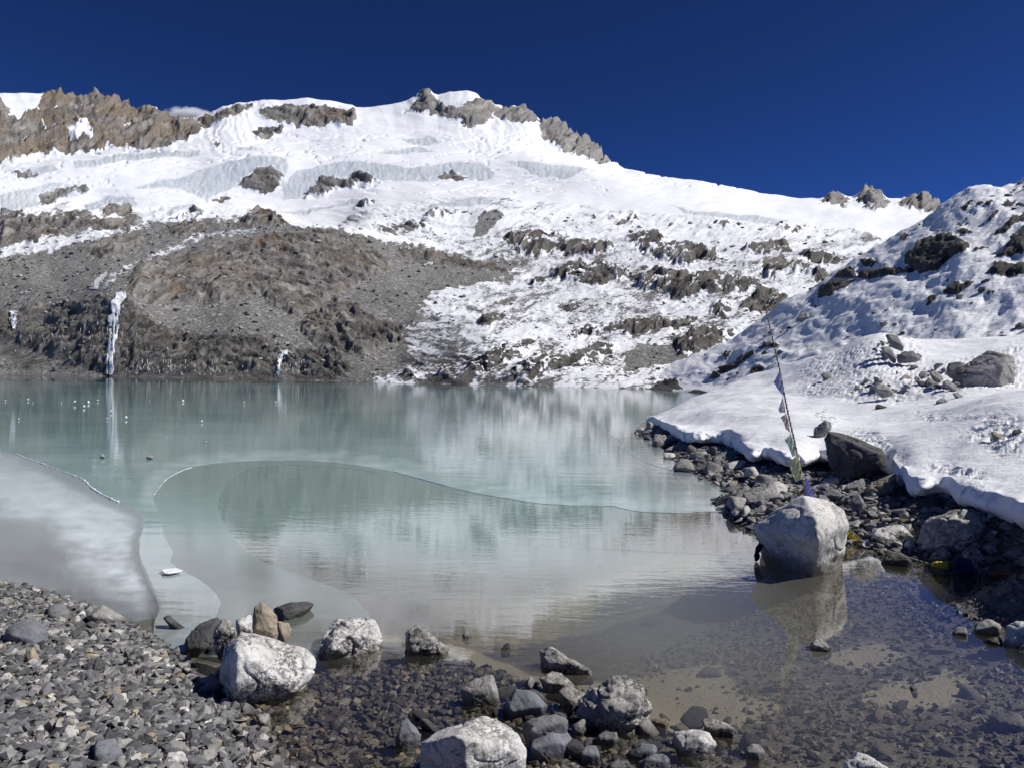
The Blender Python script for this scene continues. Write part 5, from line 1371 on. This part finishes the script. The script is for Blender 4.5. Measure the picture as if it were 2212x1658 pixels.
strew('shallow_stone', 'stone', LOOSE, [(560, 1470), (700, 1430), (900, 1420), (1120, 1480), (1130, 1560), (900, 1600), (880, 1658), (620, 1658), (560, 1580)], 40, (0.05, 0.12), 'wet stone in the thin water left of the centre rock pile', 'wet stones in the thin water', 26, gap=0.9)
strew('shallow_stone', 'stone', LOOSE, [(1230, 1560), (1500, 1540), (1700, 1480), (2000, 1480), (2200, 1440), (2200, 1658), (1240, 1658)], 48, (0.05, 0.15), 'sunken stone on the dark bottom of the lower right shallows', 'sunken stones at lower right', 27, gap=0.9)

strew('pile_stone', 'stone', LOOSE, K8((200, 700), (560, 560), (780, 520), (1100, 420), (1600, 640), (2000, 760), (2200, 900), (1300, 927), (950, 927), (900, 640), (300, 780)), 58, (0.07, 0.19), 'angular grey stone packed around the boulders of the centre rock pile', 'stones packed around the centre rock pile', 29, gap=0.62, lift=1.1)
for poly, n_, sz, lab, sd in [(KG((700,390),(780,330),(850,225),(900,195),(1030,330),(1195,450),(1150,485),(930,515),(800,490)), 16, (0.12, 0.42), 'stone in the hollow melted out around the three slabs on the snow crest', 41),
                          (KG((545,745),(650,692),(900,700),(1090,760),(1100,828),(900,835),(700,800)), 20, (0.10, 0.34), 'stone in the lower hollow melted out of the snow', 42),
                          (KG((860,615),(1060,560),(1200,560),(1420,540),(1500,650),(1590,760),(1600,830),(1480,780),(1250,740),(1100,680)), 22, (0.10, 0.34), 'stone in the melted-out strip left of the huge pale boulder', 43)]:
    strew('snow_hollow_stone', 'stone', RUBBLE, poly, n_, sz, lab, lab.replace('stone in', 'stones in'), sd, gap=0.55, lift=0.5)
# ---- gravel: thousands of small stones, one mass
def pebble_shapes(n, seed):
    out = []
    r = np.random.RandomState(seed)
    for i in range(n):
        k = r.randint(8, 12)
        P = r.normal(size=(k, 3)); P /= np.linalg.norm(P, axis=1)[:, None]
        P *= np.array([0.60, 0.46, r.uniform(0.22, 0.42)]) * r.uniform(0.8, 1.0, (k, 1))
        b = bmesh.new()
        for p in P: b.verts.new(p)
        res = bmesh.ops.convex_hull(b, input=list(b.verts))
        bmesh.ops.delete(b, geom=[g for g in res['geom_interior'] if isinstance(g, bmesh.types.BMVert)], context='VERTS')
        bmesh.ops.triangulate(b, faces=list(b.faces))
        b.verts.ensure_lookup_table(); b.verts.index_update()
        out.append((np.array([v.co[:] for v in b.verts]), np.array([[v.index for v in f.verts] for f in b.faces]))); b.free()
    return out
PEB = pebble_shapes(24, 77)
WARM = np.array([1.12, 1.0, 0.84])
TONES = np.array([(0.085, 0.085, 0.09), (0.13, 0.13, 0.138), (0.175, 0.175, 0.18), (0.22, 0.217, 0.21), (0.29, 0.283, 0.27), (0.38, 0.37, 0.345), (0.34, 0.29, 0.205), (0.52, 0.51, 0.48)])
def gravel(name, label, poly, n, smin, smax, seed, tone_p, lift=0.2, soft=0.0, thin=None):
    r = np.random.RandomState(seed)
    P = np.array([on_level(x, y, 0.0)[:2] for x, y in poly])
    x0, y0 = P.min(0); x1, y1 = P.max(0)
    N = int(n * 2.6)
    X = r.uniform(x0, x1, N); Y = r.uniform(y0, y1, N)
    fx, fy = project(np.stack([X, Y, np.zeros(N)], -1))
    s = sdf(poly, fx, fy, 80.0)
    keep = s > -soft * r.rand(N)
    if thin is not None: keep &= r.rand(N) < thin(fx, fy, X, Y)
    X, Y = X[keep][:n], Y[keep][:n]
    Z = bed(np.arctan2(X, Y), np.log(np.hypot(X, Y)))
    Z = Z + 0.012 * fbm(X * 3, Y * 3, 4, 141) + 0.03 * fbm(X * 0.7, Y * 0.7, 3, 143) * sstep(0.02, 0.25, np.abs(Z))
    S = smin + (smax - smin) * r.rand(len(X)) ** 3.6
    return mass(name, label, X, Y, Z + S * lift, S, r, tone_p)

def mass(name, label, X, Y, Z, S, r, tone_p, cat='gravel'):
    """many small stones joined into one mesh"""
    m = len(X)
    which = r.randint(len(PEB), size=m)
    a, b, c = r.uniform(0, 2 * np.pi, m), r.uniform(-0.5, 0.5, m), r.uniform(-0.5, 0.5, m)
    VV = []; FF = []; CC = []; off = 0
    for k in range(len(PEB)):
        idx = np.where(which == k)[0]
        if not len(idx): continue
        v, f = PEB[k]
        ca_, sa_ = np.cos(a[idx]), np.sin(a[idx]); cb, sb = np.cos(b[idx]), np.sin(b[idx]); cc_, sc_ = np.cos(c[idx]), np.sin(c[idx])
        vx_, vy_, vz_ = v[None, :, 0], v[None, :, 1], v[None, :, 2]
        y1_ = vy_ * cb[:, None] - vz_ * sb[:, None]; z1_ = vy_ * sb[:, None] + vz_ * cb[:, None]
        x2_ = vx_ * cc_[:, None] + z1_ * sc_[:, None]; z2_ = -vx_ * sc_[:, None] + z1_ * cc_[:, None]
        x3_ = x2_ * ca_[:, None] - y1_ * sa_[:, None]; y3_ = x2_ * sa_[:, None] + y1_ * ca_[:, None]
        s_ = S[idx][:, None]
        VV.append(np.stack([X[idx][:, None] + x3_ * s_, Y[idx][:, None] + y3_ * s_, Z[idx][:, None] + z2_ * s_], -1).reshape(-1, 3))
        FF.append((f[None] + (np.arange(len(idx)) * len(v))[:, None, None] + off).reshape(-1, 3)); off += len(idx) * len(v)
        t = TONES[r.choice(len(TONES), size=len(idx), p=tone_p)] * r.uniform(0.8, 1.2, (len(idx), 1))
        if tone_p is TP_WET: t = t * (1 + (WARM - 1) * r.rand(len(idx), 1) * 1.5)
        CC.append(np.repeat(t, len(v), axis=0))
    V = np.concatenate(VV); F = np.concatenate(FF); C = np.concatenate(CC)
    me = mesh_np(name, V, F, smooth=False)
    attr_col(me, 'tone', np.concatenate([C, np.ones((len(C), 1))], 1))
    return link(name, me, M_GRAVEL, label=label, cat=cat, kind='stuff')
TP_DRY = [.15, .22, .22, .16, .10, .08, .03, .04]
TP_WET = [.20, .24, .22, .16, .09, .05, .03, .01]
BEACH_W = [(-140, 1255), (0, 1263), (100, 1286), (190, 1314), (265, 1348), (330, 1380), (395, 1428), (440, 1490), (500, 1540), (560, 1590), (620, 1660), (660, 1760), (-200, 1800)]
gravel('gravel', 'grey gravel of small angular stones covering the left beach', BEACH_W, 24000, 0.008, 0.085, 31, TP_DRY, soft=10)
gravel('shallows_gravel', 'dark wet pebbles lying in the thin water at bottom centre', [(470, 1430), (640, 1400), (760, 1420), (900, 1395), (1060, 1390), (1180, 1450), (1330, 1520), (1400, 1600), (1400, 1760), (560, 1760), (520, 1560)], 13000, 0.008, 0.075, 32, TP_WET, soft=14)
def patchy(fx, fy, X, Y):
    p = 0.75 + 0.9 * fbm(X * 1.6, Y * 1.6, 4, 163)
    for poly in SILT: p = p * (1 - 0.93 * sstep(-16, 24, sdf(poly, fx, fy, 60)))
    return np.clip(p, 0, 1)
gravel('lakebed_pebbles', 'dark pebbles scattered over the silty bottom of the right shallows', [(1250, 1620), (1330, 1530), (1500, 1460), (1500, 1400), (1400, 1330), (1560, 1290), (1660, 1230), (1850, 1190), (2000, 1225), (2212, 1250), (2330, 1300), (2330, 1760), (1300, 1760)], 15000, 0.008, 0.062, 33, TP_WET, lift=0.12, soft=40, thin=patchy)
gravel('bank_grit', 'small dark broken stones filling the gaps of the right shore rubble', [(1372, 934), (1420, 928), (1480, 962), (1560, 990), (1640, 1012), (1760, 1030), (1860, 1035), (1960, 1070), (2100, 1110), (2260, 1160), (2260, 1245), (2090, 1230), (1930, 1207), (1850, 1175), (1650, 1162), (1540, 1094), (1533, 1042), (1450, 988)], 9000, 0.03, 0.19, 34, TP_DRY, soft=4)

# ---- fallen blocks on the far slopes, too many to count
r = np.random.RandomState(61)
w_ = (flat(front) > 0.5) * (flat(zm) > 1.0) * (1 - flat(glac)) * (1 - flat(istop)) * (flat(dm) < 460) * (0.35 + 1.0 * flat(scree) + 0.5 * flat(rock)) * np.clip(0.6 + 1.2 * flat(wa), 0.05, 2)
pick = r.choice(len(w_), size=5200, p=w_ / w_.sum())
Q = Pm2.reshape(-1, 3)[pick]
S_ = (0.35 + 2.0 * r.rand(len(pick)) ** 4) * Q[:, 1] / 260.0
mass('scree_blocks', 'fallen grey blocks strewn over the scree and ledges across the lake', Q[:, 0], Q[:, 1], Q[:, 2] + 0.10 * S_, S_, r, [.10, .14, .20, .20, .16, .12, .05, .03], 'scree')
r = np.random.RandomState(62)
w_ = flat(specks) * (flat(zh) > 0.5) * (flat(hx) < 2300) + 1e-9
pick = r.choice(len(w_), size=420, p=w_ / w_.sum())
Q = Ph2.reshape(-1, 3)[pick]; S_ = 0.25 + 0.8 * r.rand(len(pick)) ** 3
mass('hillside_stones', 'dark stones poking through the snow of the right hillside', Q[:, 0], Q[:, 1], Q[:, 2] + 0.08 * S_, S_, r, [.30, .25, .20, .12, .07, .04, .01, .01], 'stones')
# ---------------------------------------------------------------- prayer flags
C_WOOD = mat_plain('weathered_pole_wood', (0.17, 0.13, 0.10), 0.8, 0.003, 60)
C_STRING = mat_plain('pale_cord', (0.55, 0.46, 0.42), 0.9)
def cloth(name, c, tr=0.35): return mat_plain(name, c, 0.85, 0.002, 90, tr)
C_VIOLET, C_WHITE = cloth('violet_cloth', (0.52, 0.52, 0.80)), cloth('faded_white_cloth', (0.82, 0.84, 0.86))
C_PINK, C_GREEN = cloth('faded_pink_cloth', (0.88, 0.66, 0.60)), cloth('pale_green_cloth', (0.74, 0.82, 0.72))
C_YELLOW, C_BLUE = cloth('faded_yellow_cloth', (0.74, 0.76, 0.46)), cloth('blue_cloth', (0.24, 0.25, 0.58))
C_YEL2, C_NAVY = cloth('wet_yellow_cloth', (0.50, 0.44, 0.07), 0.2), cloth('wet_navy_cloth', (0.012, 0.016, 0.075), 0.0)
C_BLACK, C_RED = cloth('black_cloth', (0.010, 0.010, 0.012), 0.0), cloth('red_cord', (0.50, 0.085, 0.05), 0.0)
C_SHEER, C_GRN2 = cloth('wet_grey_cloth', (0.30, 0.28, 0.26), 0.2), cloth('wet_green_cloth', (0.10, 0.22, 0.09), 0.2)

def tube(pts, rad, seg=6):
    """swept tube through points; rad a number or one per point"""
    P = np.array([tuple(p) for p in pts], float); n = len(P)
    R = np.full(n, rad) if np.isscalar(rad) else np.array(rad)
    T = np.gradient(P, axis=0); T /= np.linalg.norm(T, axis=1)[:, None] + 1e-9
    ref = np.where(np.abs(T[:, 2:3]) > 0.9, np.array([[1.0, 0, 0]]), np.array([[0, 0, 1.0]]))
    A = np.cross(T, ref); A /= np.linalg.norm(A, axis=1)[:, None] + 1e-9
    B = np.cross(T, A)
    a = np.linspace(0, 2 * np.pi, seg, endpoint=False)
    V = (P[:, None] + R[:, None, None] * (np.cos(a)[None, :, None] * A[:, None] + np.sin(a)[None, :, None] * B[:, None])).reshape(-1, 3)
    F = []
    for i in range(n - 1):
        for k in range(seg):
            F.append((i * seg + k, i * seg + (k + 1) % seg, (i + 1) * seg + (k + 1) % seg, (i + 1) * seg + k))
    return V, np.array(F)

def cloth_mesh(name, outline, d, base, wave=0.03, seed=1, lay=None, thick=0.0):
    """a limp piece of cloth with folds, outline in the frame at distance d (lay: follow the ground instead)"""
    b = bmesh.new()
    vs = [b.verts.new((x, y, 0)) for x, y in outline]
    b.faces.new(vs)
    bmesh.ops.triangulate(b, faces=list(b.faces))
    for _ in range(4):
        bmesh.ops.subdivide_edges(b, edges=[e for e in b.edges if e.calc_length() > 2.2], cuts=1, use_grid_fill=False)
        bmesh.ops.triangulate(b, faces=list(b.faces))
    b.verts.ensure_lookup_table(); b.verts.index_update()
    px = np.array([v.co[:2] for v in b.verts]); F = np.array([[v.index for v in f.verts] for f in b.faces]); b.free()
    w = wave * (np.sin(px[:, 0] * 0.55 + px[:, 1] * 0.18 + seed) + 0.6 * n2(px[:, 0] / 7 + seed, px[:, 1] / 9, 3))
    out = []
    for (x, y), k in zip(px, w):
        dd = d + k if lay is None else d
        p = at(x, y, dd)
        if lay is not None:
            p = on_level(x, y, lay); p.z += abs(k)
        out.append(tuple(p))
    return mesh_np(name, np.array(out) - np.array(base), F)

POLE_D = FB_D + 0.62
pole_px = spline(KF((290, 90), (345, 330), (410, 610), (460, 870), (520, 1140), (590, 1480), (612, 1590)), 6)
foot = at(pole_px[-1][0], pole_px[-1][1], POLE_D); foot.z = min(foot.z, 0.25)
pr = link('prayer_flag_pole', None, loc=foot, label='thin leaning pole with faded prayer flags rising behind the pale split boulder', cat='flag pole')
pp = [at(x, y, POLE_D) for x, y in pole_px] + [foot]
pp = [p - foot for p in pp]
V, F = tube(pp, np.linspace(0.0045, 0.0095, len(pp)), 8); link('pole', mesh_np('pole', V, F), C_WOOD, pr)
hel = []
for i in range(220):
    t = i / 219.0 * (len(pp) - 2); k = int(t); q = pp[k].lerp(pp[min(k + 1, len(pp) - 1)], t - k)
    r = 0.008 + 0.004 * i / 219; hel.append((q.x + r * math.cos(i * 1.1), q.y + r * math.sin(i * 1.1), q.z))
V, F = tube(hel, 0.0022, 4); link('wound_cord', mesh_np('wound_cord', V, F), C_STRING, pr)
st = [at(x, y, POLE_D - 0.01) - foot for x, y in spline(KF((412, 640), (430, 790), (452, 930), (490, 1070), (530, 1210), (575, 1370), (597, 1480)), 5)]
V, F = tube(st, 0.0025, 5); link('cord', mesh_np('cord', V, F), C_STRING, pr)
for lab, poly, m, w in [('violet flag', ((412,628),(385,680),(370,705),(395,745),(415,775),(443,795),(436,740),(425,680)), C_VIOLET, .012), ('faded white flag', ((432,815),(418,850),(402,895),(414,914),(452,912),(446,860)), C_WHITE, .012),
                        ('faded pink flag', ((458,922),(418,945),(440,980),(452,1025),(484,1050),(474,980)), C_PINK, .012), ('pale green flag', ((486,1062),(446,1105),(470,1140),(484,1180),(500,1220),(530,1210),(512,1130)), C_GREEN, .014),
                        ('faded yellow flag', ((532,1205),(472,1262),(490,1310),(520,1392),(575,1370),(562,1300)), C_YELLOW, .014), ('blue flag bunched at the foot', ((583,1345),(590,1420),(600,1510),(655,1505),(630,1430),(605,1370)), C_BLUE, .02)]:
    o = link('flag', cloth_mesh('flag', KF(*poly), POLE_D - 0.012, foot, w, len(lab)), m, pr); o['label'] = lab

def lump(name, outline, d, mat, parent, base, lab, sub=4, rough=0.06):
    xs = [p[0] for p in outline]; ys = [p[1] for p in outline]
    wd = (max(xs) - min(xs)) * d / FOC
    pts = []
    for x, y in outline:
        pts += [tuple(at(x, y, d)), tuple(at(x * 0.7 + 0.3 * sum(xs) / len(xs), y, d - 0.28 * wd)), tuple(at(x * 0.7 + 0.3 * sum(xs) / len(xs), y, d + 0.28 * wd))]
    W, F = rock_body(pts, sub, int(abs(xs[0])) % 97, rough, 14.0, 4)
    o = link(name, mesh_np(name, W - np.array(base), F), mat, parent)
    if lab: o['label'] = lab
    return o

q = on_level(*KB((1000, 1055))[0], 0.01); YD = math.hypot(q.x, q.y)
fr1 = link('fallen_flags', None, loc=q, label='wet yellow flag sagging into the water right of the pale split boulder', cat='prayer flags')
link('flag', cloth_mesh('flag', KB((922,925),(945,935),(990,985),(1035,1018),(1022,1058),(975,1035),(925,985)), YD + 0.12, q, 0.015, 3), C_YEL2, fr1)
link('flag', cloth_mesh('flag', KB((1030,1018),(1075,1008),(1112,1055),(1100,1085),(1060,1052)), YD + 0.1, q, 0.02, 5), C_VIOLET, fr1)['label'] = 'pale violet flag'
V, F = tube([at(x, y, YD + 0.1) - q for x, y in spline(KB((905, 905), (960, 950), (1040, 1020), (1115, 1075)), 5)], 0.003, 5)
link('cord', mesh_np('cord', V, F), C_STRING, fr1)

q2 = on_level(*KB((1760, 1272))[0], 0.0); ND = math.hypot(q2.x, q2.y)
fr2 = link('washed_up_flags', None, loc=q2, label='tangle of wet navy, yellow and red prayer flags at the right waterline', cat='prayer flags')
lump('flag', KB((1690,1148),(1760,1128),(1832,1168),(1885,1270),(1790,1280),(1700,1276),(1678,1220)), ND, C_NAVY, fr2, q2, 'bundled navy flag', 5, 0.09)
lump('flag', KB((1518,1190),(1560,1168),(1690,1165),(1690,1228),(1600,1218),(1540,1212)), ND + 0.03, C_YEL2, fr2, q2, 'wet yellow flag', 4, 0.10)
link('flag', cloth_mesh('flag', KB((1850,1165),(1900,1215),(1985,1268),(1930,1276),(1885,1274)), ND + 0.05, q2, 0.02, 8), C_SHEER, fr2)['label'] = 'sheer grey flag'
link('flag', cloth_mesh('flag', KB((1395,1150),(1450,1160),(1525,1182),(1520,1196),(1440,1180)), ND + 0.1, q2, 0.01, 8), C_GRN2, fr2)['label'] = 'green strip'
for k in range(3):
    V, F = tube([at(x, y, ND + 0.02 * k) - q2 for x, y in spline(KB((1985, 1268 + 6 * k), (2040, 1258 + 9 * k), (2100, 1275 - 5 * k), (2160, 1290 - 4 * k), (2215, 1268 + 8 * k)), 5)], 0.006, 5)
    link('cord', mesh_np('cord', V, F), C_RED, fr2)['label'] = 'red cord'
V, F = tube([at(x, y, ND + 0.1) - q2 for x, y in spline(KB((1115, 1075), (1250, 1100), (1390, 1145), (1520, 1185)), 5)], 0.004, 5)
link('cord', mesh_np('cord', V, F), C_STRING, fr2)
bq = on_level(*KB((255, 1172))[0], 0.0); BD = math.hypot(bq.x, bq.y)
bk = link('black_cloth', None, loc=bq, label='black rag hanging down to the water left of the pale split boulder', cat='cloth')
lump('cloth', KB((240,1130),(262,1060),(288,1034),(318,1045),(312,1082)), BD, C_BLACK, bk, bq, None, 4, 0.12)
lump('cloth', KB((240,1125),(285,1095),(300,1145),(255,1174)), BD, C_BLACK, bk, bq, None, 4, 0.12)

# ---------------------------------------------------------------- frozen falls on the far cliff
def mat_fall():
    g = G('white_icefall')
    p = g.pos(); n = g.noise(g.scale(p, (1.5, 1.5, 0.5)), 1.2, 6, 0.7)
    return g.done(g.principled(g.mix(n, (0.74, 0.77, 0.80), (0.88, 0.89, 0.91)), 0.5, g.bump(n, 1.0, 0.25), 0.4))
M_FALL = mat_fall()
pmx, pmy = project(Pm2)
def cliff(x, y):
    c = int(np.clip(np.searchsorted(pmx[200], x), 0, NCM - 1))
    r = np.where(pmy[4:330, c] <= y)[0]
    r = 4 + (r[0] if len(r) else 0)
    return Pm2[r, c]
def icefall(label, path, seed, dens=0.0):
    """path: (x, y, width) down the cliff"""
    A = np.array(path); ny, nw = 150, 16
    t = np.linspace(0, 1, ny); k = np.linspace(0, 1, len(A))
    cxs, cys, cw = np.interp(t, k, A[:, 0]), np.interp(t, k, A[:, 1]), np.interp(t, k, A[:, 2])
    V = np.zeros((ny, nw, 3)); hole = np.zeros((ny, nw))
    base_ = np.zeros((ny, nw, 3)); UU = np.zeros((ny, nw)); NN = np.zeros((ny, nw))
    for i in range(ny):
        edge = 0.85 * cw[i] * (1 + 0.35 * n2(np.array([i / 9.0]), np.array([seed * 1.0]), 5)[0])
        for j in range(nw):
            u = j / (nw - 1) - 0.5
            x = cxs[i] + u * edge + 1.5 * math.sin(i * 0.3 + seed)
            p = cliff(x, cys[i])
            nn = n2(np.array([x / 3.6]), np.array([cys[i] / 26.0]), seed)[0] + 0.5 * n2(np.array([x / 5.0]), np.array([cys[i] / 7.0]), seed + 1)[0]
            base_[i, j] = p; UU[i, j] = u; NN[i, j] = nn
            hole[i, j] = nn - abs(2 * u) ** 2 * 0.5 - dens * t[i]
    for c_ in range(3): base_[..., c_] = blur2(base_[..., c_], 2)
    K_ = (0.35 + 0.65 * (1 - (2 * UU) ** 2)) * 0.5 + 0.26 * NN
    Dn = -base_ * np.array([1, 1, 0]); Dn /= np.linalg.norm(Dn, axis=-1, keepdims=True)
    V = base_ + Dn * (0.35 + 0.6 * K_)[..., None]
    F = grid_faces(ny, nw); keep = hole.reshape(-1)[F].mean(1) > -0.58
    base = V[-1].mean(0)
    u_, F = used_only(V.reshape(-1, 3), F[keep])
    return link('frozen_waterfall', mesh_np('frozen_waterfall', V.reshape(-1, 3)[u_] - base, F), M_FALL, loc=base, label=label, cat='frozen waterfall')
def KLw(*pts): 
    return [(KL((a, b))[0][0], KL((a, b))[0][1], w * 0.3125) for a, b, w in pts]
icefall('tall white frozen waterfall running down the dark cliff into the lake', KLw((840, 222, 90), (835, 265, 95), (805, 310, 120), (805, 370, 70), (790, 410, 100), (785, 470, 105), (785, 540, 75), (772, 620, 62), (765, 700, 72), (762, 800, 66)), 3, 0.25)
icefall('short frozen waterfall with a white cap near the right end of the dark cliff', KLw((1985, 628, 85), (1975, 650, 70), (1945, 675, 50), (1938, 730, 30), (1932, 815, 34)), 7, 0.2)
icefall('small frozen trickle on the cliff at the left edge of the lake', KLw((85, 358, 90), (90, 395, 50), (95, 430, 48), (100, 480, 36)), 11, 0.1)
icefall('thin frozen spill on the slope above the tall frozen waterfall', KLw((735, 85, 30), (700, 120, 60), (660, 165, 90), (655, 205, 50)), 13, 0.0)
# icicles along the foot of the cliff: a fringe nobody could count
r = np.random.RandomState(9); VV = []; FF = []; off = 0
for _ in range(150):
    a = r.rand()
    x = r.choice([900, 1000, 1060, 1170, 1290, 1330, 1480, 1510, 1700, 1985, 2060, 2090, 150, 300, 420, 560, 600, 690, 1010, 1180]) + r.normal() * 36
    y = r.uniform(690, 795) if 850 < x < 2150 else r.uniform(430, 640)
    X_, Y_ = KL((x, y))[0]
    p = cliff(X_, Y_); L = r.uniform(0.8, 4.0); w = r.uniform(0.02, 0.07)
    D = np.array([-p[0], -p[1], 0]); D /= np.linalg.norm(D); S = np.array([D[1], -D[0], 0])
    c0 = p + D * 0.30 + np.array([0, 0, 0.3])
    v = [c0 + S * w, c0 - S * w, c0 + D * w * 1.2, c0 - np.array([0, 0, min(L, c0[2] + 0.1)])]
    VV += v; FF += [(off, off + 2, off + 3), (off + 2, off + 1, off + 3), (off + 1, off, off + 3), (off, off + 1, off + 2)]; off += 4
link('icicles', mesh_np('icicles', np.array(VV), np.array(FF)), M_FALL, label='fringe of white icicles hanging along the dark cliff above the lake', cat='icicles', kind='stuff')

# ---------------------------------------------------------------- bits of ice on the lake, raised cracks
M_CHUNK = mat_plain('white_ice', (0.80, 0.84, 0.87), 0.35, 0.01, 12)
def chunk_mesh(seed):
    r = np.random.RandomState(seed); P = r.normal(size=(9, 3)); P /= np.linalg.norm(P, axis=1)[:, None]; P *= np.array([0.55, 0.4, 0.6])
    W, F = rock_body(P, 3, seed, 0.07, 30.0, 4); m = mesh_np('ice_chunk', W, F); m.materials.append(M_CHUNK); return m
CH = [chunk_mesh(500 + i) for i in range(5)]
spots = [(155, 222, 10), (182, 237, 6), (410, 242, 20), (490, 238, 15), (540, 226, 13), (697, 324, 16), (104, 327, 8), (637, 369, 8), (1012, 229, 14), (1350, 238, 12), (1525, 236, 10), (1117, 342, 13), (1140, 453, 8), (920, 427, 6), (742, 382, 6), (30, 226, 7), (340, 235, 6), (825, 225, 5), (978, 350, 5), (610, 289, 20), (465, 262, 14), (592, 326, 9)]
for i, (x, y, s) in enumerate(spots):
    X_, Y_ = K4((x, y))[0]; p = on_level(X_, Y_, 0.022); k = s / 2.212 * .8641 * math.hypot(p.x, p.y) / FOC
    o = bpy.data.objects.new('ice_chunk', CH[i % 5]); COL.objects.link(o)
    o.location = (p.x, p.y, 0.022 + 0.42 * k); o.scale = (k, k, k); o.rotation_euler = (0.3 * math.sin(i), 0.2 * math.cos(3 * i), i * 1.3)
    o['category'] = 'ice chunk'; o['group'] = 'ice chunks scattered on the frozen lake'
    o['label'] = 'largest white ice chunk, left of the waterfall reflection' if s == 20 and x == 410 else ('bright ice chunk inside the reflection of the tall frozen waterfall' if x == 610 else ('rightmost white ice chunk out on the lake ice' if x == 1525 else ('nearest white ice chunk on the lake ice, at centre left' if x == 1140 else 'small white ice chunk lying out on the teal lake ice')))

def crack(name, pts, z, rad, seed, parentname, gap=0.2):
    """a raised seam of broken ice along the edge of a sheet"""
    r = np.random.RandomState(seed); P = [on_level(x, y, z) for x, y in pts]
    Q = []
    for i in range(len(P) - 1):
        for t in np.linspace(0, 1, 12, endpoint=False): Q.append(P[i].lerp(P[i + 1], t))
    R = [max(0.0015, rad * (0.55 + 0.8 * n2(np.array([i / 5.0]), np.array([0.3]), seed)[0]) + rad * 0.25 * r.normal()) for i in range(len(Q))]
    V, F = tube([(q.x, q.y, q.z) for q in Q], R, 5)
    link(name, mesh_np(name, V, F), M_CHUNK, parent=bpy.data.objects.get(parentname))
crack('crack_ridge', C_EDGE[16:76:2], 0.010, 0.016, 3, 'milky_ice')
crack('crack_ridge', spline([(1308, 935), (1345, 955), (1348, 970), (1400, 1000), (1490, 1025), (1540, 1050)], 6), 0.005, 0.007, 4, 'ice_sheet')
crack('crack_ridge', spline(K4((850, 745), (915, 662), (1000, 612), (1060, 592)), 6), 0.005, 0.006, 5, 'ice_sheet')
crack('crack_ridge', spline(K5((400, 610), (560, 655), (700, 694)), 6), 0.005, 0.010, 6, 'ice_sheet')
sp = on_level(*K4((945, 1166))[0], 0.022)
W, F = rock_body([(0.07 * math.cos(a) * (1 + 0.5 * math.sin(3 * a)), 0.07 * math.sin(a) * (1 + 0.5 * math.cos(5 * a)), z) for a in np.linspace(0, 6.2, 14) for z in (-0.004, 0.007)], 4, 5, 0.02, 20, 2)
link('snow_patch', mesh_np('snow_patch', W, F), M_SNOW, loc=sp, label='small white patch of frost on the grey ice near the shore', cat='snow patch')

# ---------------------------------------------------------------- the wisp of cloud behind the ridge
g = G('cloud_vapour')
v = g.obj()
ln = g.n('ShaderNodeVectorMath', operation='LENGTH'); g.put(ln.inputs[0], v)
n = g.noise(g.scale(v, (1.6, 1.0, 1.2)), 1.6, 6, 0.62, 0.5)
den = g.math('MULTIPLY', g.math('SUBTRACT', g.math('ADD', n, g.math('MULTIPLY', g.math('SUBTRACT', 1.0, ln.outputs['Value']), 0.9)), 0.74, None, True), 0.9)
vol = g.n('ShaderNodeVolumePrincipled'); vol.inputs['Color'].default_value = (1, 1, 1, 1); g.put(vol.inputs['Density'], den); vol.inputs['Anisotropy'].default_value = 0.2
g.t.links.new(vol.outputs[0], g.out.inputs['Volume'])
cb = bmesh.new(); bmesh.ops.create_icosphere(cb, subdivisions=3, radius=1.0); cme = bpy.data.meshes.new('cloud'); cb.to_mesh(cme); cb.free()
cl = link('cloud', cme, g.m, loc=at(405, 253, 1240), label='small thin white cloud just behind the brown ridge', cat='cloud')
cl.scale = (52, 26, 19)
